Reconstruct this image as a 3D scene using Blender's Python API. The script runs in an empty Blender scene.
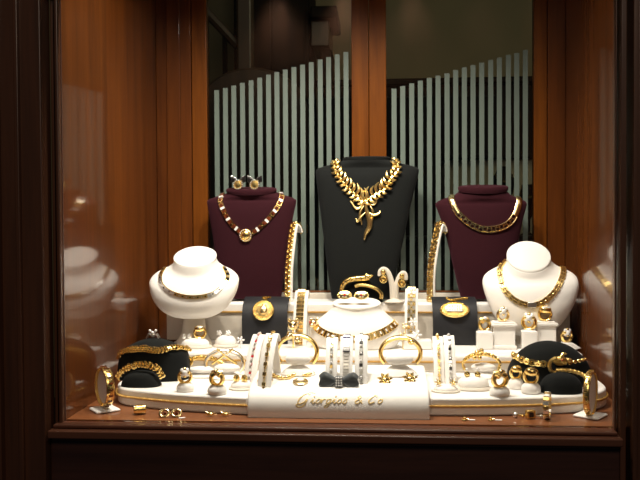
import bpy, bmesh, math, random
from math import sin, cos, pi, radians, sqrt
from mathutils import Vector as V, Matrix
from mathutils.bvhtree import BVHTree
random.seed(7)
S = bpy.context.scene
COL = S.collection

# ---------------------------------------------------------------- camera
CAM = V((0, -1.5, 0.379)); F = 800.0
fw = V((-0.075, 1.0, -0.0225)).normalized()
rt = fw.cross(V((0, 0, 1))).normalized()
up = rt.cross(fw)
ROLL = radians(0.33)
r2 = rt * cos(ROLL) - up * sin(ROLL); u2 = up * cos(ROLL) + rt * sin(ROLL)
cd = bpy.data.cameras.new('camera'); cam = bpy.data.objects.new('camera', cd); COL.objects.link(cam)
cd.sensor_width = 36; cd.lens = 36 * F / 640; cd.clip_start = 0.05; cd.clip_end = 60
m = Matrix((r2, u2, -fw)).transposed().to_4x4(); m.translation = CAM
cam.matrix_world = m
S.camera = cam
S.view_settings.view_transform = 'Standard'; S.view_settings.look = 'None'
S.view_settings.exposure = 0.0; S.view_settings.gamma = 1.0
S.view_settings.use_curve_mapping = False

# ---------------------------------------------------------------- world and lights
w = bpy.data.worlds.new('world'); S.world = w; w.use_nodes = True
w.node_tree.nodes['Background'].inputs[0].default_value = (0.75, 0.85, 1.0, 1)
w.node_tree.nodes['Background'].inputs[1].default_value = 0.012

def spot(name, loc, tgt, power, col=(1, .80, .55), size=75, rad=.03, blend=.8):
    l = bpy.data.lights.new(name, 'SPOT'); l.energy = power; l.color = col
    l.spot_size = radians(size); l.spot_blend = blend; l.shadow_soft_size = rad
    o = bpy.data.objects.new(name, l); COL.objects.link(o); o.location = loc
    o.rotation_euler = (V(tgt) - V(loc)).to_track_quat('-Z', 'Y').to_euler()
    return o
WARM = (1, .91, .79)
spot('halogen_light', (-.36, .04, 1.2), (-.36, .40, .1), 37, WARM, 104, .03, .9)
spot('halogen_light', (-.12, .035, 1.2), (-.10, .36, .1), 44, WARM, 104, .03, .9)
spot('halogen_light', (.12, .04, 1.2), (.04, .38, .1), 22, WARM, 104, .03, .9)
spot('halogen_light', (.36, .05, 1.2), (.32, .44, .1), 8, WARM, 104, .03, .9)
def area(name, loc, tgt, power, sx, sy, col):
    l = bpy.data.lights.new(name, 'AREA'); l.energy = power; l.color = col
    l.shape = 'RECTANGLE'; l.size = sx; l.size_y = sy
    o = bpy.data.objects.new(name, l); COL.objects.link(o); o.location = loc
    o.rotation_euler = (V(tgt) - V(loc)).to_track_quat('-Z', 'Y').to_euler()
    return o
area('shop_ceiling_light', (.7, 1.3, 2.3), (.7, 3, .3), 9, 1.2, 1.2, (1, .86, .6))
area('street_light', (.5, -3.2, 2.6), (0, 0, .2), 26, .8, .8, (1, .82, .64))

# ---------------------------------------------------------------- measuring
def ray(px, py): return (fw * F + r2 * (px - 320) - u2 * (py - 240)).normalized()
def at(px, py, Y):
    d = ray(px, py); return CAM + d * ((Y - CAM.y) / d.y)
def kk(Y): return (Y - CAM.y) / F

# ---------------------------------------------------------------- materials
def nt(name):
    mt = bpy.data.materials.new(name); mt.use_nodes = True
    return mt, mt.node_tree, mt.node_tree.nodes['Principled BSDF']
def simple(name, col, rough=.5, metal=0, coat=0, sheen=0, sheencol=None, bump=0, bscale=300, var=0, spec=None, emis=None):
    mt, t, b = nt(name)
    b.inputs['Base Color'].default_value = (*col, 1); b.inputs['Roughness'].default_value = rough
    b.inputs['Metallic'].default_value = metal; b.inputs['Coat Weight'].default_value = coat
    b.inputs['Sheen Weight'].default_value = sheen
    if sheencol: b.inputs['Sheen Tint'].default_value = (*sheencol, 1)
    if spec is not None: b.inputs['Specular IOR Level'].default_value = spec
    tc = t.nodes.new('ShaderNodeTexCoord')
    n = t.nodes.new('ShaderNodeTexNoise'); n.inputs['Scale'].default_value = bscale; n.inputs['Detail'].default_value = 3
    t.links.new(tc.outputs['Object'], n.inputs['Vector'])
    if bump:
        bp = t.nodes.new('ShaderNodeBump'); bp.inputs['Strength'].default_value = bump; bp.inputs['Distance'].default_value = .001
        t.links.new(n.outputs['Fac'], bp.inputs['Height']); t.links.new(bp.outputs['Normal'], b.inputs['Normal'])
    if var:
        r = t.nodes.new('ShaderNodeValToRGB'); r.color_ramp.elements[0].position = .3; r.color_ramp.elements[1].position = .7
        r.color_ramp.elements[0].color = (*[c * (1 - var) for c in col], 1); r.color_ramp.elements[1].color = (*[min(1, c * (1 + var)) for c in col], 1)
        t.links.new(n.outputs['Fac'], r.inputs['Fac']); t.links.new(r.outputs['Color'], b.inputs['Base Color'])
    return mt
def wood(name, c1, c2, rough=.25, scale=(14, 14, .8), coat=.5, fine=1):
    mt, t, b = nt(name)
    tc = t.nodes.new('ShaderNodeTexCoord'); mp = t.nodes.new('ShaderNodeMapping'); mp.inputs['Scale'].default_value = scale
    n = t.nodes.new('ShaderNodeTexNoise'); n.inputs['Scale'].default_value = 2.2; n.inputs['Detail'].default_value = 6; n.inputs['Distortion'].default_value = .6
    n2 = t.nodes.new('ShaderNodeTexNoise'); n2.inputs['Scale'].default_value = 14; n2.inputs['Detail'].default_value = 2
    t.links.new(tc.outputs['Object'], mp.inputs['Vector']); t.links.new(mp.outputs['Vector'], n.inputs['Vector']); t.links.new(mp.outputs['Vector'], n2.inputs['Vector'])
    mx = t.nodes.new('ShaderNodeMath'); mx.operation = 'MULTIPLY_ADD'; mx.inputs[1].default_value = .35 * fine; t.links.new(n2.outputs['Fac'], mx.inputs[0]); t.links.new(n.outputs['Fac'], mx.inputs[2])
    r = t.nodes.new('ShaderNodeValToRGB'); r.color_ramp.elements[0].position = .4; r.color_ramp.elements[1].position = .9
    r.color_ramp.elements[0].color = (*c1, 1); r.color_ramp.elements[1].color = (*c2, 1)
    t.links.new(mx.outputs[0], r.inputs['Fac']); t.links.new(r.outputs['Color'], b.inputs['Base Color'])
    b.inputs['Roughness'].default_value = .45; b.inputs['Coat Weight'].default_value = coat; b.inputs['Coat Roughness'].default_value = rough
    if name == 'mahogany_stile': b.inputs['Specular IOR Level'].default_value = .1; b.inputs['Coat Weight'].default_value = .35
    if name == 'varnished_mahogany_panel': b.inputs['Coat IOR'].default_value = 1.5; b.inputs['Specular IOR Level'].default_value = .12
    return mt
M = {}
M['panel'] = wood('varnished_mahogany_panel', (.062, .0155, .0025), (.122, .033, .0045), .085, coat=1.0)
M['stile'] = wood('mahogany_stile', (.085, .022, .0025), (.165, .048, .005), .16)
M['frame'] = wood('dark_mahogany_frame', (.06, .022, .010), (.12, .042, .018), .28)
M['plinth'] = wood('dark_mahogany_plinth', (.035, .012, .008), (.075, .026, .016), .3, (.8, 14, 14))
M['sill'] = wood('mahogany_sill', (.10, .035, .018), (.17, .06, .03), .2, (.8, 14, 14))
M['floor'] = wood('mahogany_case_floor', (.13, .040, .011), (.235, .078, .022), .16, (.8, 14, 14))
M['white'] = simple('white_leatherette', (.82, .79, .755), .5, bump=.15, bscale=900, spec=.35)
M['cream'] = simple('cream_covering', (.64, .58, .50), .6, bump=.1, bscale=900)
M['burg'] = simple('burgundy_velvet', (.026, .005, .008), .9, sheen=.14, sheencol=(.6, .2, .3), bump=.4, bscale=700, var=.25, spec=.1)
M['black'] = simple('black_velvet', (.007, .0078, .0075), .9, sheen=.03, sheencol=(.6, .6, .7), bump=.3, bscale=800, spec=.15)
M['blackleather'] = simple('charcoal_leatherette', (.013, .013, .016), .6, bump=.2, bscale=900, spec=.3)
M['gold'] = simple('polished_gold', (1.0, .73, .27), .24, 1, bump=.25, bscale=500)
M['goldb'] = simple('pale_gold', (1.0, .78, .40), .24, 1, bump=.1, bscale=500)
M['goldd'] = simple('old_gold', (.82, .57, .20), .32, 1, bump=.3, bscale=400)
M['satingold'] = simple('satin_gold', (1.0, .74, .30), .32, 1)
M['gapback'] = simple('dark_gap_backing', (.15, .08, .03), .5, .6)  # dark plate added behind the key links so their gaps read dark
M['silver'] = simple('bright_silver', (.92, .90, .86), .28, 1)
M['gem'] = simple('clear_stones', (.93, .91, .90), .12, .15, coat=1, bump=.9, bscale=600)
M['dark'] = simple('black_enamel', (.012, .010, .010), .2, coat=.5)
M['tort'] = simple('tortoiseshell_enamel', (.10, .022, .008), .15, coat=.8, var=.8, bscale=90)
M['red'] = simple('ruby_stones', (.5, .02, .03), .1, coat=1)
M['blue'] = simple('sapphire_stones', (.03, .03, .16), .1, coat=1)
M['satin'] = simple('dark_grey_satin', (.085, .092, .095), .3, sheen=.3, coat=.3)
M['letters'] = simple('gilt_letters', (.80, .58, .25), .35, .5)
M['tag'] = simple('white_paper_tag', (.85, .83, .8), .6)
M['cord'] = simple('gold_cord', (.50, .29, .07), .45, .4)
M['frost'] = simple('frosted_film', (.105, .135, .115), .6)
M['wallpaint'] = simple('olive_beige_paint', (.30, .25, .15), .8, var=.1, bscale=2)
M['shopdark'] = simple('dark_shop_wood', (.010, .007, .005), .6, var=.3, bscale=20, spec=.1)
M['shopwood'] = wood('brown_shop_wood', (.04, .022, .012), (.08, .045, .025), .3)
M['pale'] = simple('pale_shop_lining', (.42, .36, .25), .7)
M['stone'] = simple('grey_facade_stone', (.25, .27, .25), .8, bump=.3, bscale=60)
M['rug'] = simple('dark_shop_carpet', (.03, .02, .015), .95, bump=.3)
def glassmat(name, tint=(1, 1, 1), refl=1.0):
    mt = bpy.data.materials.new(name); mt.use_nodes = True; t = mt.node_tree; t.nodes.clear()
    o = t.nodes.new('ShaderNodeOutputMaterial'); mix = t.nodes.new('ShaderNodeMixShader')
    tr = t.nodes.new('ShaderNodeBsdfTransparent'); tr.inputs[0].default_value = (*tint, 1)
    g = t.nodes.new('ShaderNodeBsdfGlossy'); g.inputs['Roughness'].default_value = 0.01
    fr = t.nodes.new('ShaderNodeFresnel'); fr.inputs[0].default_value = 1.45
    mu = t.nodes.new('ShaderNodeMath'); mu.operation = 'MULTIPLY'; mu.inputs[1].default_value = refl
    t.links.new(fr.outputs[0], mu.inputs[0]); t.links.new(mu.outputs[0], mix.inputs[0])
    t.links.new(tr.outputs[0], mix.inputs[1]); t.links.new(g.outputs[0], mix.inputs[2]); t.links.new(mix.outputs[0], o.inputs[0])
    return mt
M['glass'] = glassmat('clear_shop_glass', (.98, .99, .98), .5)
M['glassback'] = glassmat('back_door_glass', (.90, .94, .90), 1.3)

# ---------------------------------------------------------------- mesh builder (world coordinates)
def frame(p, x, z):
    z = V(z).normalized(); x = V(x); x = (x - z * x.dot(z)).normalized(); y = z.cross(x)
    mm = Matrix((x, y, z)).transposed().to_4x4(); mm.translation = V(p); return mm
I4 = Matrix.Identity(4)
class MB:
    def __init__(s): s.v = []; s.f = []; s.mi = []; s.m = 0; s.M = I4
    def add(s, vs, fs):
        b = len(s.v); s.v += [s.M @ V(q) for q in vs]
        for f in fs: s.f.append([b + i for i in f]); s.mi.append(s.m)
    def rings(s, R, close=True, cap=True, loop=False):
        n = len(R[0]); vs = [p for r in R for p in r]; fs = []
        L = len(R)
        for i in range(L if loop else L - 1):
            i2 = (i + 1) % L
            for j in range(n if close else n - 1):
                k = (j + 1) % n
                fs.append((i * n + j, i * n + k, i2 * n + k, i2 * n + j))
        if cap and not loop and close:
            fs.append(tuple(range(n))[::-1]); fs.append(tuple((L - 1) * n + j for j in range(n)))
        s.add(vs, fs)
    def box(s, c, d, Rm=None):
        c = V(c); x, y, z = [q / 2 for q in d]; vs = []
        for a in (-1, 1):
            for b in (-1, 1):
                for e in (-1, 1):
                    q = V((a * x, b * y, e * z)); q = (Rm @ q) if Rm else q; vs.append(c + q)
        s.add(vs, [(0, 1, 3, 2), (4, 6, 7, 5), (0, 4, 5, 1), (2, 3, 7, 6), (0, 2, 6, 4), (1, 5, 7, 3)])
    def box2(s, a, b):
        s.box([(a[i] + b[i]) / 2 for i in range(3)], [abs(b[i] - a[i]) for i in range(3)])
    def tube(s, pts, r, n=8, closed=False, upv=None, flat=1.0, taper=None):
        pts = [V(p) for p in pts]; L = len(pts); R = []
        nrm = None
        for i, p in enumerate(pts):
            a = pts[(i - 1) % L] if (closed or i > 0) else p; b = pts[(i + 1) % L] if (closed or i < L - 1) else p
            t = (b - a).normalized() if (b - a).length > 1e-9 else V((0, 0, 1))
            if upv is not None: nn = (upv[i] if isinstance(upv, list) else V(upv))
            else: nn = nrm if nrm is not None else (V((0, 0, 1)) if abs(t.z) < .9 else V((1, 0, 0)))
            nn = nn - t * nn.dot(t)
            if nn.length < 1e-6: nn = t.orthogonal()
            nn.normalize(); nrm = nn; bb = t.cross(nn)
            rr = r[i] if isinstance(r, (list, tuple)) else r
            R.append([p + nn * (rr * flat * cos(q)) + bb * (rr * sin(q)) for q in [2 * pi * j / n for j in range(n)]])
        s.rings(R, loop=closed)
    def lathe(s, prof, c=(0, 0, 0), n=24, sx=1, sy=1, Rm=None, cap=True):
        c = V(c); R = []
        for r, z in prof:
            ring = []
            for j in range(n):
                q = V((r * sx * cos(2 * pi * j / n), r * sy * sin(2 * pi * j / n), z)); q = (Rm @ q) if Rm else q
                ring.append(c + q)
            R.append(ring)
        s.rings(R, cap=cap)
    def ball(s, c, r, n=10, Rm=None):
        if not isinstance(r, (tuple, list)): r = (r, r, r)
        prof = []; K = max(4, n // 2 + 1); R = []
        for i in range(K + 1):
            a = -pi / 2 + pi * i / K; rr = max(cos(a), .02)
            ring = []
            for j in range(n):
                q = V((r[0] * rr * cos(2 * pi * j / n), r[1] * rr * sin(2 * pi * j / n), r[2] * sin(a)))
                q = (Rm @ q) if Rm else q; ring.append(V(c) + q)
            R.append(ring)
        s.rings(R)
    def torus(s, c, Rr, r, Rm=None, n=24, k=8, sx=1, sy=1, flat=1):
        R = []
        for i in range(n):
            a = 2 * pi * i / n; ring = []
            for j in range(k):
                b = 2 * pi * j / k
                q = V(((Rr + r * cos(b)) * cos(a) * sx, (Rr + r * cos(b)) * sin(a) * sy, r * flat * sin(b)))
                q = (Rm @ q) if Rm else q; ring.append(V(c) + q)
            R.append(ring)
        s.rings(R, loop=True)
    def prism(s, poly, z0, z1):
        n = len(poly); vs = [(p[0], p[1], z0) for p in poly] + [(p[0], p[1], z1) for p in poly]
        fs = [tuple(range(n))[::-1], tuple(range(n, 2 * n))] + [(i, (i + 1) % n, n + (i + 1) % n, n + i) for i in range(n)]
        s.add(vs, fs)
    def bvh(s): return BVHTree.FromPolygons([tuple(q) for q in s.v], s.f)
    def build(s, name, mats, parent=None, bevel=0, seg=2, smooth=42):
        if not isinstance(mats, (list, tuple)): mats = [mats]
        off = V((0, 0, 0))
        if parent is not None:
            q = parent
            while q is not None: off = off + V(q.location); q = q.parent
        me = bpy.data.meshes.new(name); me.from_pydata([v - off for v in s.v], [], s.f); me.update()
        for q in mats: me.materials.append(M[q])
        for p, i in zip(me.polygons, s.mi): p.material_index = min(i, len(mats) - 1)
        bm = bmesh.new(); bm.from_mesh(me); bmesh.ops.recalc_face_normals(bm, faces=bm.faces); bm.to_mesh(me); bm.free()
        me.shade_smooth(); me.set_sharp_from_angle(angle=radians(smooth))
        o = bpy.data.objects.new(name, me); COL.objects.link(o)
        if parent is not None: o.parent = parent
        if bevel:
            b = o.modifiers.new('bevel', 'BEVEL'); b.width = bevel; b.segments = seg; b.limit_method = 'ANGLE'; b.angle_limit = radians(35)
        return o
def build2(mb, name, mats, parent, sub='stones', **kw):
    """first material becomes the part, the others its sub-part"""
    o = None
    for first in (True, False):
        q = MB(); q.v = mb.v
        idx = [i for i, mi in enumerate(mb.mi) if (mi == 0) == first]
        if not idx: continue
        used = sorted({v for i in idx for v in mb.f[i]}); mp = {v: j for j, v in enumerate(used)}
        q.v = [mb.v[v] for v in used]; q.f = [[mp[v] for v in mb.f[i]] for i in idx]; q.mi = [mb.mi[i] if first else mb.mi[i] - 1 for i in idx]
        if first: o = q.build(name, mats[0], parent, **kw)
        else: q.build(sub, list(mats[1:]), o if o else parent, **kw)
    return o
def tag(o, label=None, cat=None, group=None, kind=None):
    if label: o['label'] = label
    if cat: o['category'] = cat
    if group: o['group'] = group
    if kind: o['kind'] = kind
    return o
def thing(name, label, cat, loc, group=None):
    o = bpy.data.objects.new(name, None); o.empty_display_size = .01; COL.objects.link(o); o.location = V(loc)
    return tag(o, label, cat, group)
def solo(name, mb, mats, label, cat, loc=None, group=None, **kw):
    o = mb.build(name, mats, None, **kw)
    xs = [v.co for v in o.data.vertices]
    if loc is None:
        loc = V((sum(c.x for c in xs) / len(xs), sum(c.y for c in xs) / len(xs), min(c.z for c in xs)))
    loc = V(loc)
    for v in o.data.vertices: v.co = v.co - loc
    o.location = loc
    return tag(o, label, cat, group)
def struct(name, mb, mats, parent=None, **kw):
    o = mb.build(name, mats, parent, **kw)
    if parent is None: o['kind'] = 'structure'
    return o

# ---------------------------------------------------------------- curves and surfaces
def cr(pts, n=10):
    P = [tuple(p) for p in pts]; P = [P[0]] + P + [P[-1]]; out = []
    for i in range(1, len(P) - 2):
        for q in range(n):
            t = q / n
            out.append(tuple(.5 * ((2 * b) + (-a + c) * t + (2 * a - 5 * b + 4 * c - d) * t * t + (-a + 3 * b - 3 * c + d) * t ** 3) for a, b, c, d in zip(P[i - 1], P[i], P[i + 1], P[i + 2])))
    out.append(P[-2]); return out
def cast(bvhs, px, py):
    best = None
    for b in bvhs:
        h = b.ray_cast(CAM, ray(px, py))
        if h[0] is not None and (best is None or h[3] < best[2]):
            n = h[1]
            if n.dot(ray(px, py)) > 0: n = -n
            best = (h[0], n, h[3])
    return best
def lay(bvhs, pix, lift=.002, n=12, endz=None):
    """points and normals of a line lying on a surface"""
    P = []; N = []
    for q in cr(pix, n):
        h = cast(bvhs, q[0], q[1])
        if h is None: continue
        if P and (h[0] - P[-1]).length > .03: continue
        P.append(h[0] + h[1] * lift); N.append(h[1])
    return P, N
def resample(P, N, step):
    L = [0]
    for a, b in zip(P, P[1:]): L.append(L[-1] + (b - a).length)
    cnt = max(2, int(round(L[-1] / step))); out = []; j = 0
    for i in range(cnt + 1):
        t = L[-1] * i / cnt
        while j < len(L) - 2 and L[j + 1] < t: j += 1
        u = (t - L[j]) / max(1e-9, L[j + 1] - L[j])
        p = P[j].lerp(P[j + 1], u); nn = N[j].lerp(N[j + 1], u).normalized()
        out.append((p, (P[min(j + 1, len(P) - 1)] - P[j]).normalized(), nn, i / cnt))
    return out
def smoothN(N, k=4):
    return [sum((N[max(0, min(len(N) - 1, i + d))] for d in range(-k, k + 1)), V((0, 0, 0))).normalized() for i in range(len(N))]

# ================================================================ THE SETTING
XL, XR, YB, ZC = -.607, .487, .655, 1.27
OL, OR = -.607, .4425
mb = MB(); mb.box2((XL - .02, 0, -.03), (XR + .02, YB, 0)); struct('floor', mb, 'floor'); floorb = mb.bvh()
mb = MB(); mb.box2((XL - .02, .0, -.03), (XL, YB + .03, ZC)); struct('wall_left', mb, 'panel')
mb = MB(); mb.box2((XR, .0, -.03), (XR + .02, YB + .03, ZC)); struct('wall_right', mb, 'panel')
mb = MB(); mb.box2((XL, 0, ZC), (XR, YB + .03, ZC + .02)); struct('ceiling', mb, 'panel')
# back: posts, rail, doors
def xz(px, Y): return at(px, 222, Y).x
yb = YB
lx0, lx1 = XL, xz(193, yb); rx1 = XR
d1a, d1b = xz(193, yb), xz(369.3, yb); d2a, d2b = xz(369.7, yb), xz(547, yb)
mb = MB(); mb.box2((XL, yb - .004, -.03), (lx1 - .001, yb + .04, ZC)); mb.box2((XL + .03, yb - .010, 0), (lx1 - .03, yb - .003, ZC)); struct('trim_1', mb, 'panel', bevel=.002)
mb = MB(); mb.box2((d2b + .001, yb - .004, -.03), (XR, yb + .04, ZC)); struct('trim_2', mb, 'panel', bevel=.002)
mb = MB(); mb.box2((d1a, yb - .004, -.03), (d2b, yb + .04, .188)); struct('trim_3', mb, 'cream', bevel=.003)
ztop = 1.04; z0 = .189
def door(name, a, b, sl, sr, stripes):
    o = bpy.data.objects.new(name, None); COL.objects.link(o); o.location = ((a + b) / 2, yb + .01, z0); o['kind'] = 'structure'
    mb = MB(); mb.box2((a, yb, z0), (a + sl, yb + .028, ztop)); mb.box2((b - sr, yb, z0), (b, yb + .028, ztop))
    mb.box2((a + sl, yb, z0), (b - sr, yb + .028, z0 + .004)); mb.box2((a + sl, yb, ztop - .04), (b - sr, yb + .028, ztop))
    mb.build('door_frame', 'stile', o, bevel=.0035, seg=3)
    mb = MB(); mb.box2((a + sl - .004, yb + .012, z0 + .003), (b - sr + .004, yb + .016, ztop - .03)); g = mb.build('glass_pane', 'glassback', o)
    mb = MB()
    for px, py in stripes:
        q = at(px, py, yb + .0112); wd = 4.9 * kk(yb) / 2
        if q.x - wd < a + sl + .0005: q.x = a + sl + wd + .0005
        if q.x + wd > b - sr - .0005: q.x = b - sr - wd - .0005
        mb.box2((q.x - wd, yb + .0108, z0 + .0045), (q.x + wd, yb + .0118, q.z))
    tag(mb.build('frosted_stripe', 'frost', g), label='grey-green frosted vertical stripes')
s1 = [(212.5, 91.5)] + [(205 + a / 3.69, 40 + b / 3.69) for a, b in zip((43, 75, 106, 138, 170, 202, 234, 265, 296, 328, 360, 392, 425, 456, 488, 520), (185, 177, 168, 158, 149, 139, 128, 118, 109, 100, 91, 82, 72, 63, 53, 44))]
s1 = s1[1:]
s2 = [(385 + a / 3, 40 + b / 3) for a, b in zip((27, 53, 80, 106, 133, 159, 186, 212, 238, 264, 290, 317, 343, 370, 395, 421), (146, 138, 130, 122, 114, 107, 100, 90, 82, 75, 68, 60, 53, 45, 39, 30))]
sw = 17 * kk(yb)
door('door_1', d1a, d1b, xz(208, yb) - d1a, sw, s1)
door('door_2', d2a, d2b, sw, d2b - xz(534, yb), s2)

# front glass, frame mouldings, sill, plinth
mb = MB(); mb.box2((OL - .004, -.012, .0), (XR, -.007, .83)); struct('window_1', mb, 'glass')
def vmould(name, x0, x1, prof, mat='frame'):
    """vertical moulding of stacked bands; prof = [(x0,x1,y_front)]"""
    mb = MB()
    for a, b, y in prof: mb.box2((a, y, -.45), (b, .0 if x0 < 0 else 0, .95))
    return struct(name, mb, mat, bevel=.003, seg=3)
P0 = lambda px: at(px, 222, -.02).x
vmould('trim_4', -1, 0, [(P0(55.5), P0(59), -.016), (P0(49), P0(54), -.004), (P0(25), P0(48), -.045), (P0(23.5), P0(28), -.055), (P0(5), P0(23), -.035), (P0(0.5), P0(5.5), -.05)])
vmould('trim_5', 1, 0, [(P0(615.6), P0(617.6), -.016), (P0(619), P0(625), -.03), (P0(626), P0(628), -.004), (P0(629), P0(634), -.045), (P0(635), P0(652), -.035), (P0(653), P0(680), -.05)])
mb = MB(); mb.box2((OL - .015, -.004, -.45), (OL, .0, .95)); struct('trim_6', mb, 'plinth')
mb = MB(); mb.box2((OL - .2, -.04, .82), (XR + .2, .0, 1.3)); struct('trim_7', mb, 'frame', bevel=.003)
# sill moulding
zt = 0
mb = MB()
mb.box2((P0(52), -.03, -.010), (P0(617), -.001, -.003)); mb.box2((P0(50), -.046, -.026), (P0(620), -.001, -.011)); mb.box2((P0(52), -.036, -.032), (P0(618), -.001, -.0265))
struct('trim_8', mb, 'sill', bevel=.0035, seg=3)
mb = MB(); mb.box2((P0(49), -.026, -.45), (P0(622), -.001, -.033)); struct('wall_front', mb, 'plinth', bevel=.002)
mb = MB(); mb.box2((P0(-40), -.05, -.45), (P0(0), .05, 1.1)); struct('wall_outside', mb, 'stone')

# shop interior behind the doors
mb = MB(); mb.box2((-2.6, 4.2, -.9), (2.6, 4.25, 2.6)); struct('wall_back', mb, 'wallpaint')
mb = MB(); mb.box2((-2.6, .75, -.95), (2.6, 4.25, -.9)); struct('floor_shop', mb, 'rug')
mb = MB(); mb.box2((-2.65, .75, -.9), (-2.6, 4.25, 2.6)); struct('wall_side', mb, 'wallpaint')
def shopcab():
    a = at(236, 300, 3.2).x; b = at(311, 300, 3.2).x
    t = thing('tall_cabinet', 'tall black-brown cabinet in the dark shop beyond the left glass door', 'cabinet', ((a + b) / 2, 3.4, -.9))
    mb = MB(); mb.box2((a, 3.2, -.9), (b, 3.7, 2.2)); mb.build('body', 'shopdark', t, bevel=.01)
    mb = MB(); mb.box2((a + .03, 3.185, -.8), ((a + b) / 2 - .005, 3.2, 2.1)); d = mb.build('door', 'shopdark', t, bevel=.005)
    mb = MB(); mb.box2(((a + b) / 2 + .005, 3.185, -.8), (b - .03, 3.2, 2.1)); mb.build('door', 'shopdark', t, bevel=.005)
    # hanging cabinet with cornice beside it
    c = at(334, 20, 3.2); e = at(313, 46, 3.2)
    t = thing('wall_cabinet', 'small hanging shop cabinet with a projecting cornice, seen right of the tall cabinet', 'cabinet', ((b + c.x) / 2, 3.5, e.z))
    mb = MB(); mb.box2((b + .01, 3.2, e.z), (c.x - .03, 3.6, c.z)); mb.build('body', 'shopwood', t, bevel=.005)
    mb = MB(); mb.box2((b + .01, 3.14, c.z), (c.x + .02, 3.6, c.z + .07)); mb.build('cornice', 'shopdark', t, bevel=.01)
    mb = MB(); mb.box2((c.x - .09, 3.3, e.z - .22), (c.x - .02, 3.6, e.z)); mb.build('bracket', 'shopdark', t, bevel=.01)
    # long low cabinet
    z = at(460, 78, 3.4).z; x1 = at(600, 78, 3.4).x
    t = thing('sideboard', 'long dark panelled counter cabinet along the shop wall beyond the glass', 'cabinet', ((b + x1) / 2, 3.7, -.9))
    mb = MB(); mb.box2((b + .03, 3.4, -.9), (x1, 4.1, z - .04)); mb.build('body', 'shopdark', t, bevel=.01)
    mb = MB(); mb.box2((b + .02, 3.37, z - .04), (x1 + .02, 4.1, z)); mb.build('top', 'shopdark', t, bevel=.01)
    # pale lined showcase in front of it
    p = at(447, 160, 2.0); q = at(470, 160, 2.0); r = at(560, 160, 2.0)
    t = thing('display_case', 'pale lined shop showcase dimly seen through the right glass door', 'display case', ((p.x + r.x) / 2, 2.2, -.9))
    mb = MB(); mb.box2((p.x, 2.0, -.9), (r.x, 2.4, p.z)); mb.build('body', 'pale', t, bevel=.01)
    mb = MB(); mb.box2((p.x - .02, 1.98, p.z), (r.x + .02, 2.42, p.z + .025)); mb.build('top', 'shopdark', t, bevel=.005)
    # necklace forms on the face of the showcase
    for i, (cx, cy, sz) in enumerate(((416, 178, .7), (503, 180, .8), (527, 198, .6))):
        c = at(cx, cy, 1.5)
        k = kk(1.5)
        zs = at(505, 180, 1.5).z - .205
        t = thing('jewellery_bust', ['tiny dark bust in the shop seen between the black bust and the right burgundy one', 'tiny dark bust in the shop seen right above the right burgundy bust', 'tiny dark bust in the shop seen at the edge of the right post'][i], 'jewellery bust', (c.x, 1.5, zs))
        mb = MB(); mb.lathe([(.03, zs + .001), (.012, zs + .01), (.012, c.z - .08), (.045 * sz, c.z - .05), (.055 * sz, c.z), (.022, c.z + .035), (.02, c.z + .05)], (c.x, 1.5, 0), 16, sy=.5)
        mb.build('form', 'black', t)
        mb = MB(); mb.tube([(c.x + .036 * sz * cos(a), 1.5 - .03 * sz - .004, c.z + .02 + .035 * sz * sin(a)) for a in [pi + pi * j / 12 for j in range(13)]], .004, 6)
        mb.build('necklace', 'gold', t)
    # long shelf that carries them
    a = at(394, 175, 1.5).x
    mb = MB(); z = at(505, 180, 1.5).z - .205
    mb.box2((at(390, 200, 1.5).x, 1.4, z - .02), (at(545, 200, 1.5).x, 1.6, z)); mb.box2((at(395, 200, 1.5).x, 1.42, -.9), (at(540, 200, 1.5).x, 1.58, z - .02))
    solo('shelf_unit', mb, 'shopdark', 'dark shelf unit in the shop behind the right glass door', 'shelf', bevel=.005)
    # slanting framed picture at left
    a = at(208, 14, 2.2); b = at(238, 46, 2.2)
    t = thing('stair_rail', 'sloping brown wooden handrail at the upper left of the shop', 'handrail', (a.x, 2.2, -.9))
    mb = MB(); d = b - a; mb.tube([a - d * 1.6, b], .022, 8); mb.build('rail', 'shopwood', t)
    mb = MB(); mb.box2((b.x - .0, 2.16, -.9), (b.x + .07, 2.24, 2.0)); mb.build('newel_post', 'shopwood', t, bevel=.01)
    for i in range(4):
        q = a - d * 1.6 + d * (.3 + i * .62); mb = MB(); mb.box2((q.x - .01, 2.19, -.9), (q.x + .01, 2.21, q.z)); mb.build('baluster', 'shopdark', t)
    # chair with arched back
    c = at(252, 100, 2.0)
    t = thing('armchair', 'round-backed dark upholstered armchair standing in the shop behind the left door', 'chair', (c.x, 2.2, -.9))
    mb = MB(); zt_ = at(252, 64, 2.0).z
    R = []
    for (yy, s_) in ((1.95, .92), (1.98, 1), (2.08, 1), (2.12, .9)):
        R.append([(c.x + .24 * s_ * cos(a), yy, zt_ - .20 + .18 * s_ * sin(a)) for a in [pi * j / 20 for j in range(21)]] + [(c.x - .22 * s_, yy, -.45), (c.x + .22 * s_, yy, -.45)])
    mb.rings(R); mb.build('backrest', 'shopwood', t)
    mb = MB(); mb.box2((c.x - .24, 1.6, -.55), (c.x + .24, 2.08, -.42)); mb.build('seat', 'shopwood', t, bevel=.03)
    for sx in (-1, 1):
        for yy in (1.64, 2.04):
            mb = MB(); mb.box2((c.x + sx * .2 - .02, yy - .02, -.9), (c.x + sx * .2 + .02, yy + .02, -.55)); mb.build('leg', 'shopdark', t)
shopcab()

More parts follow.
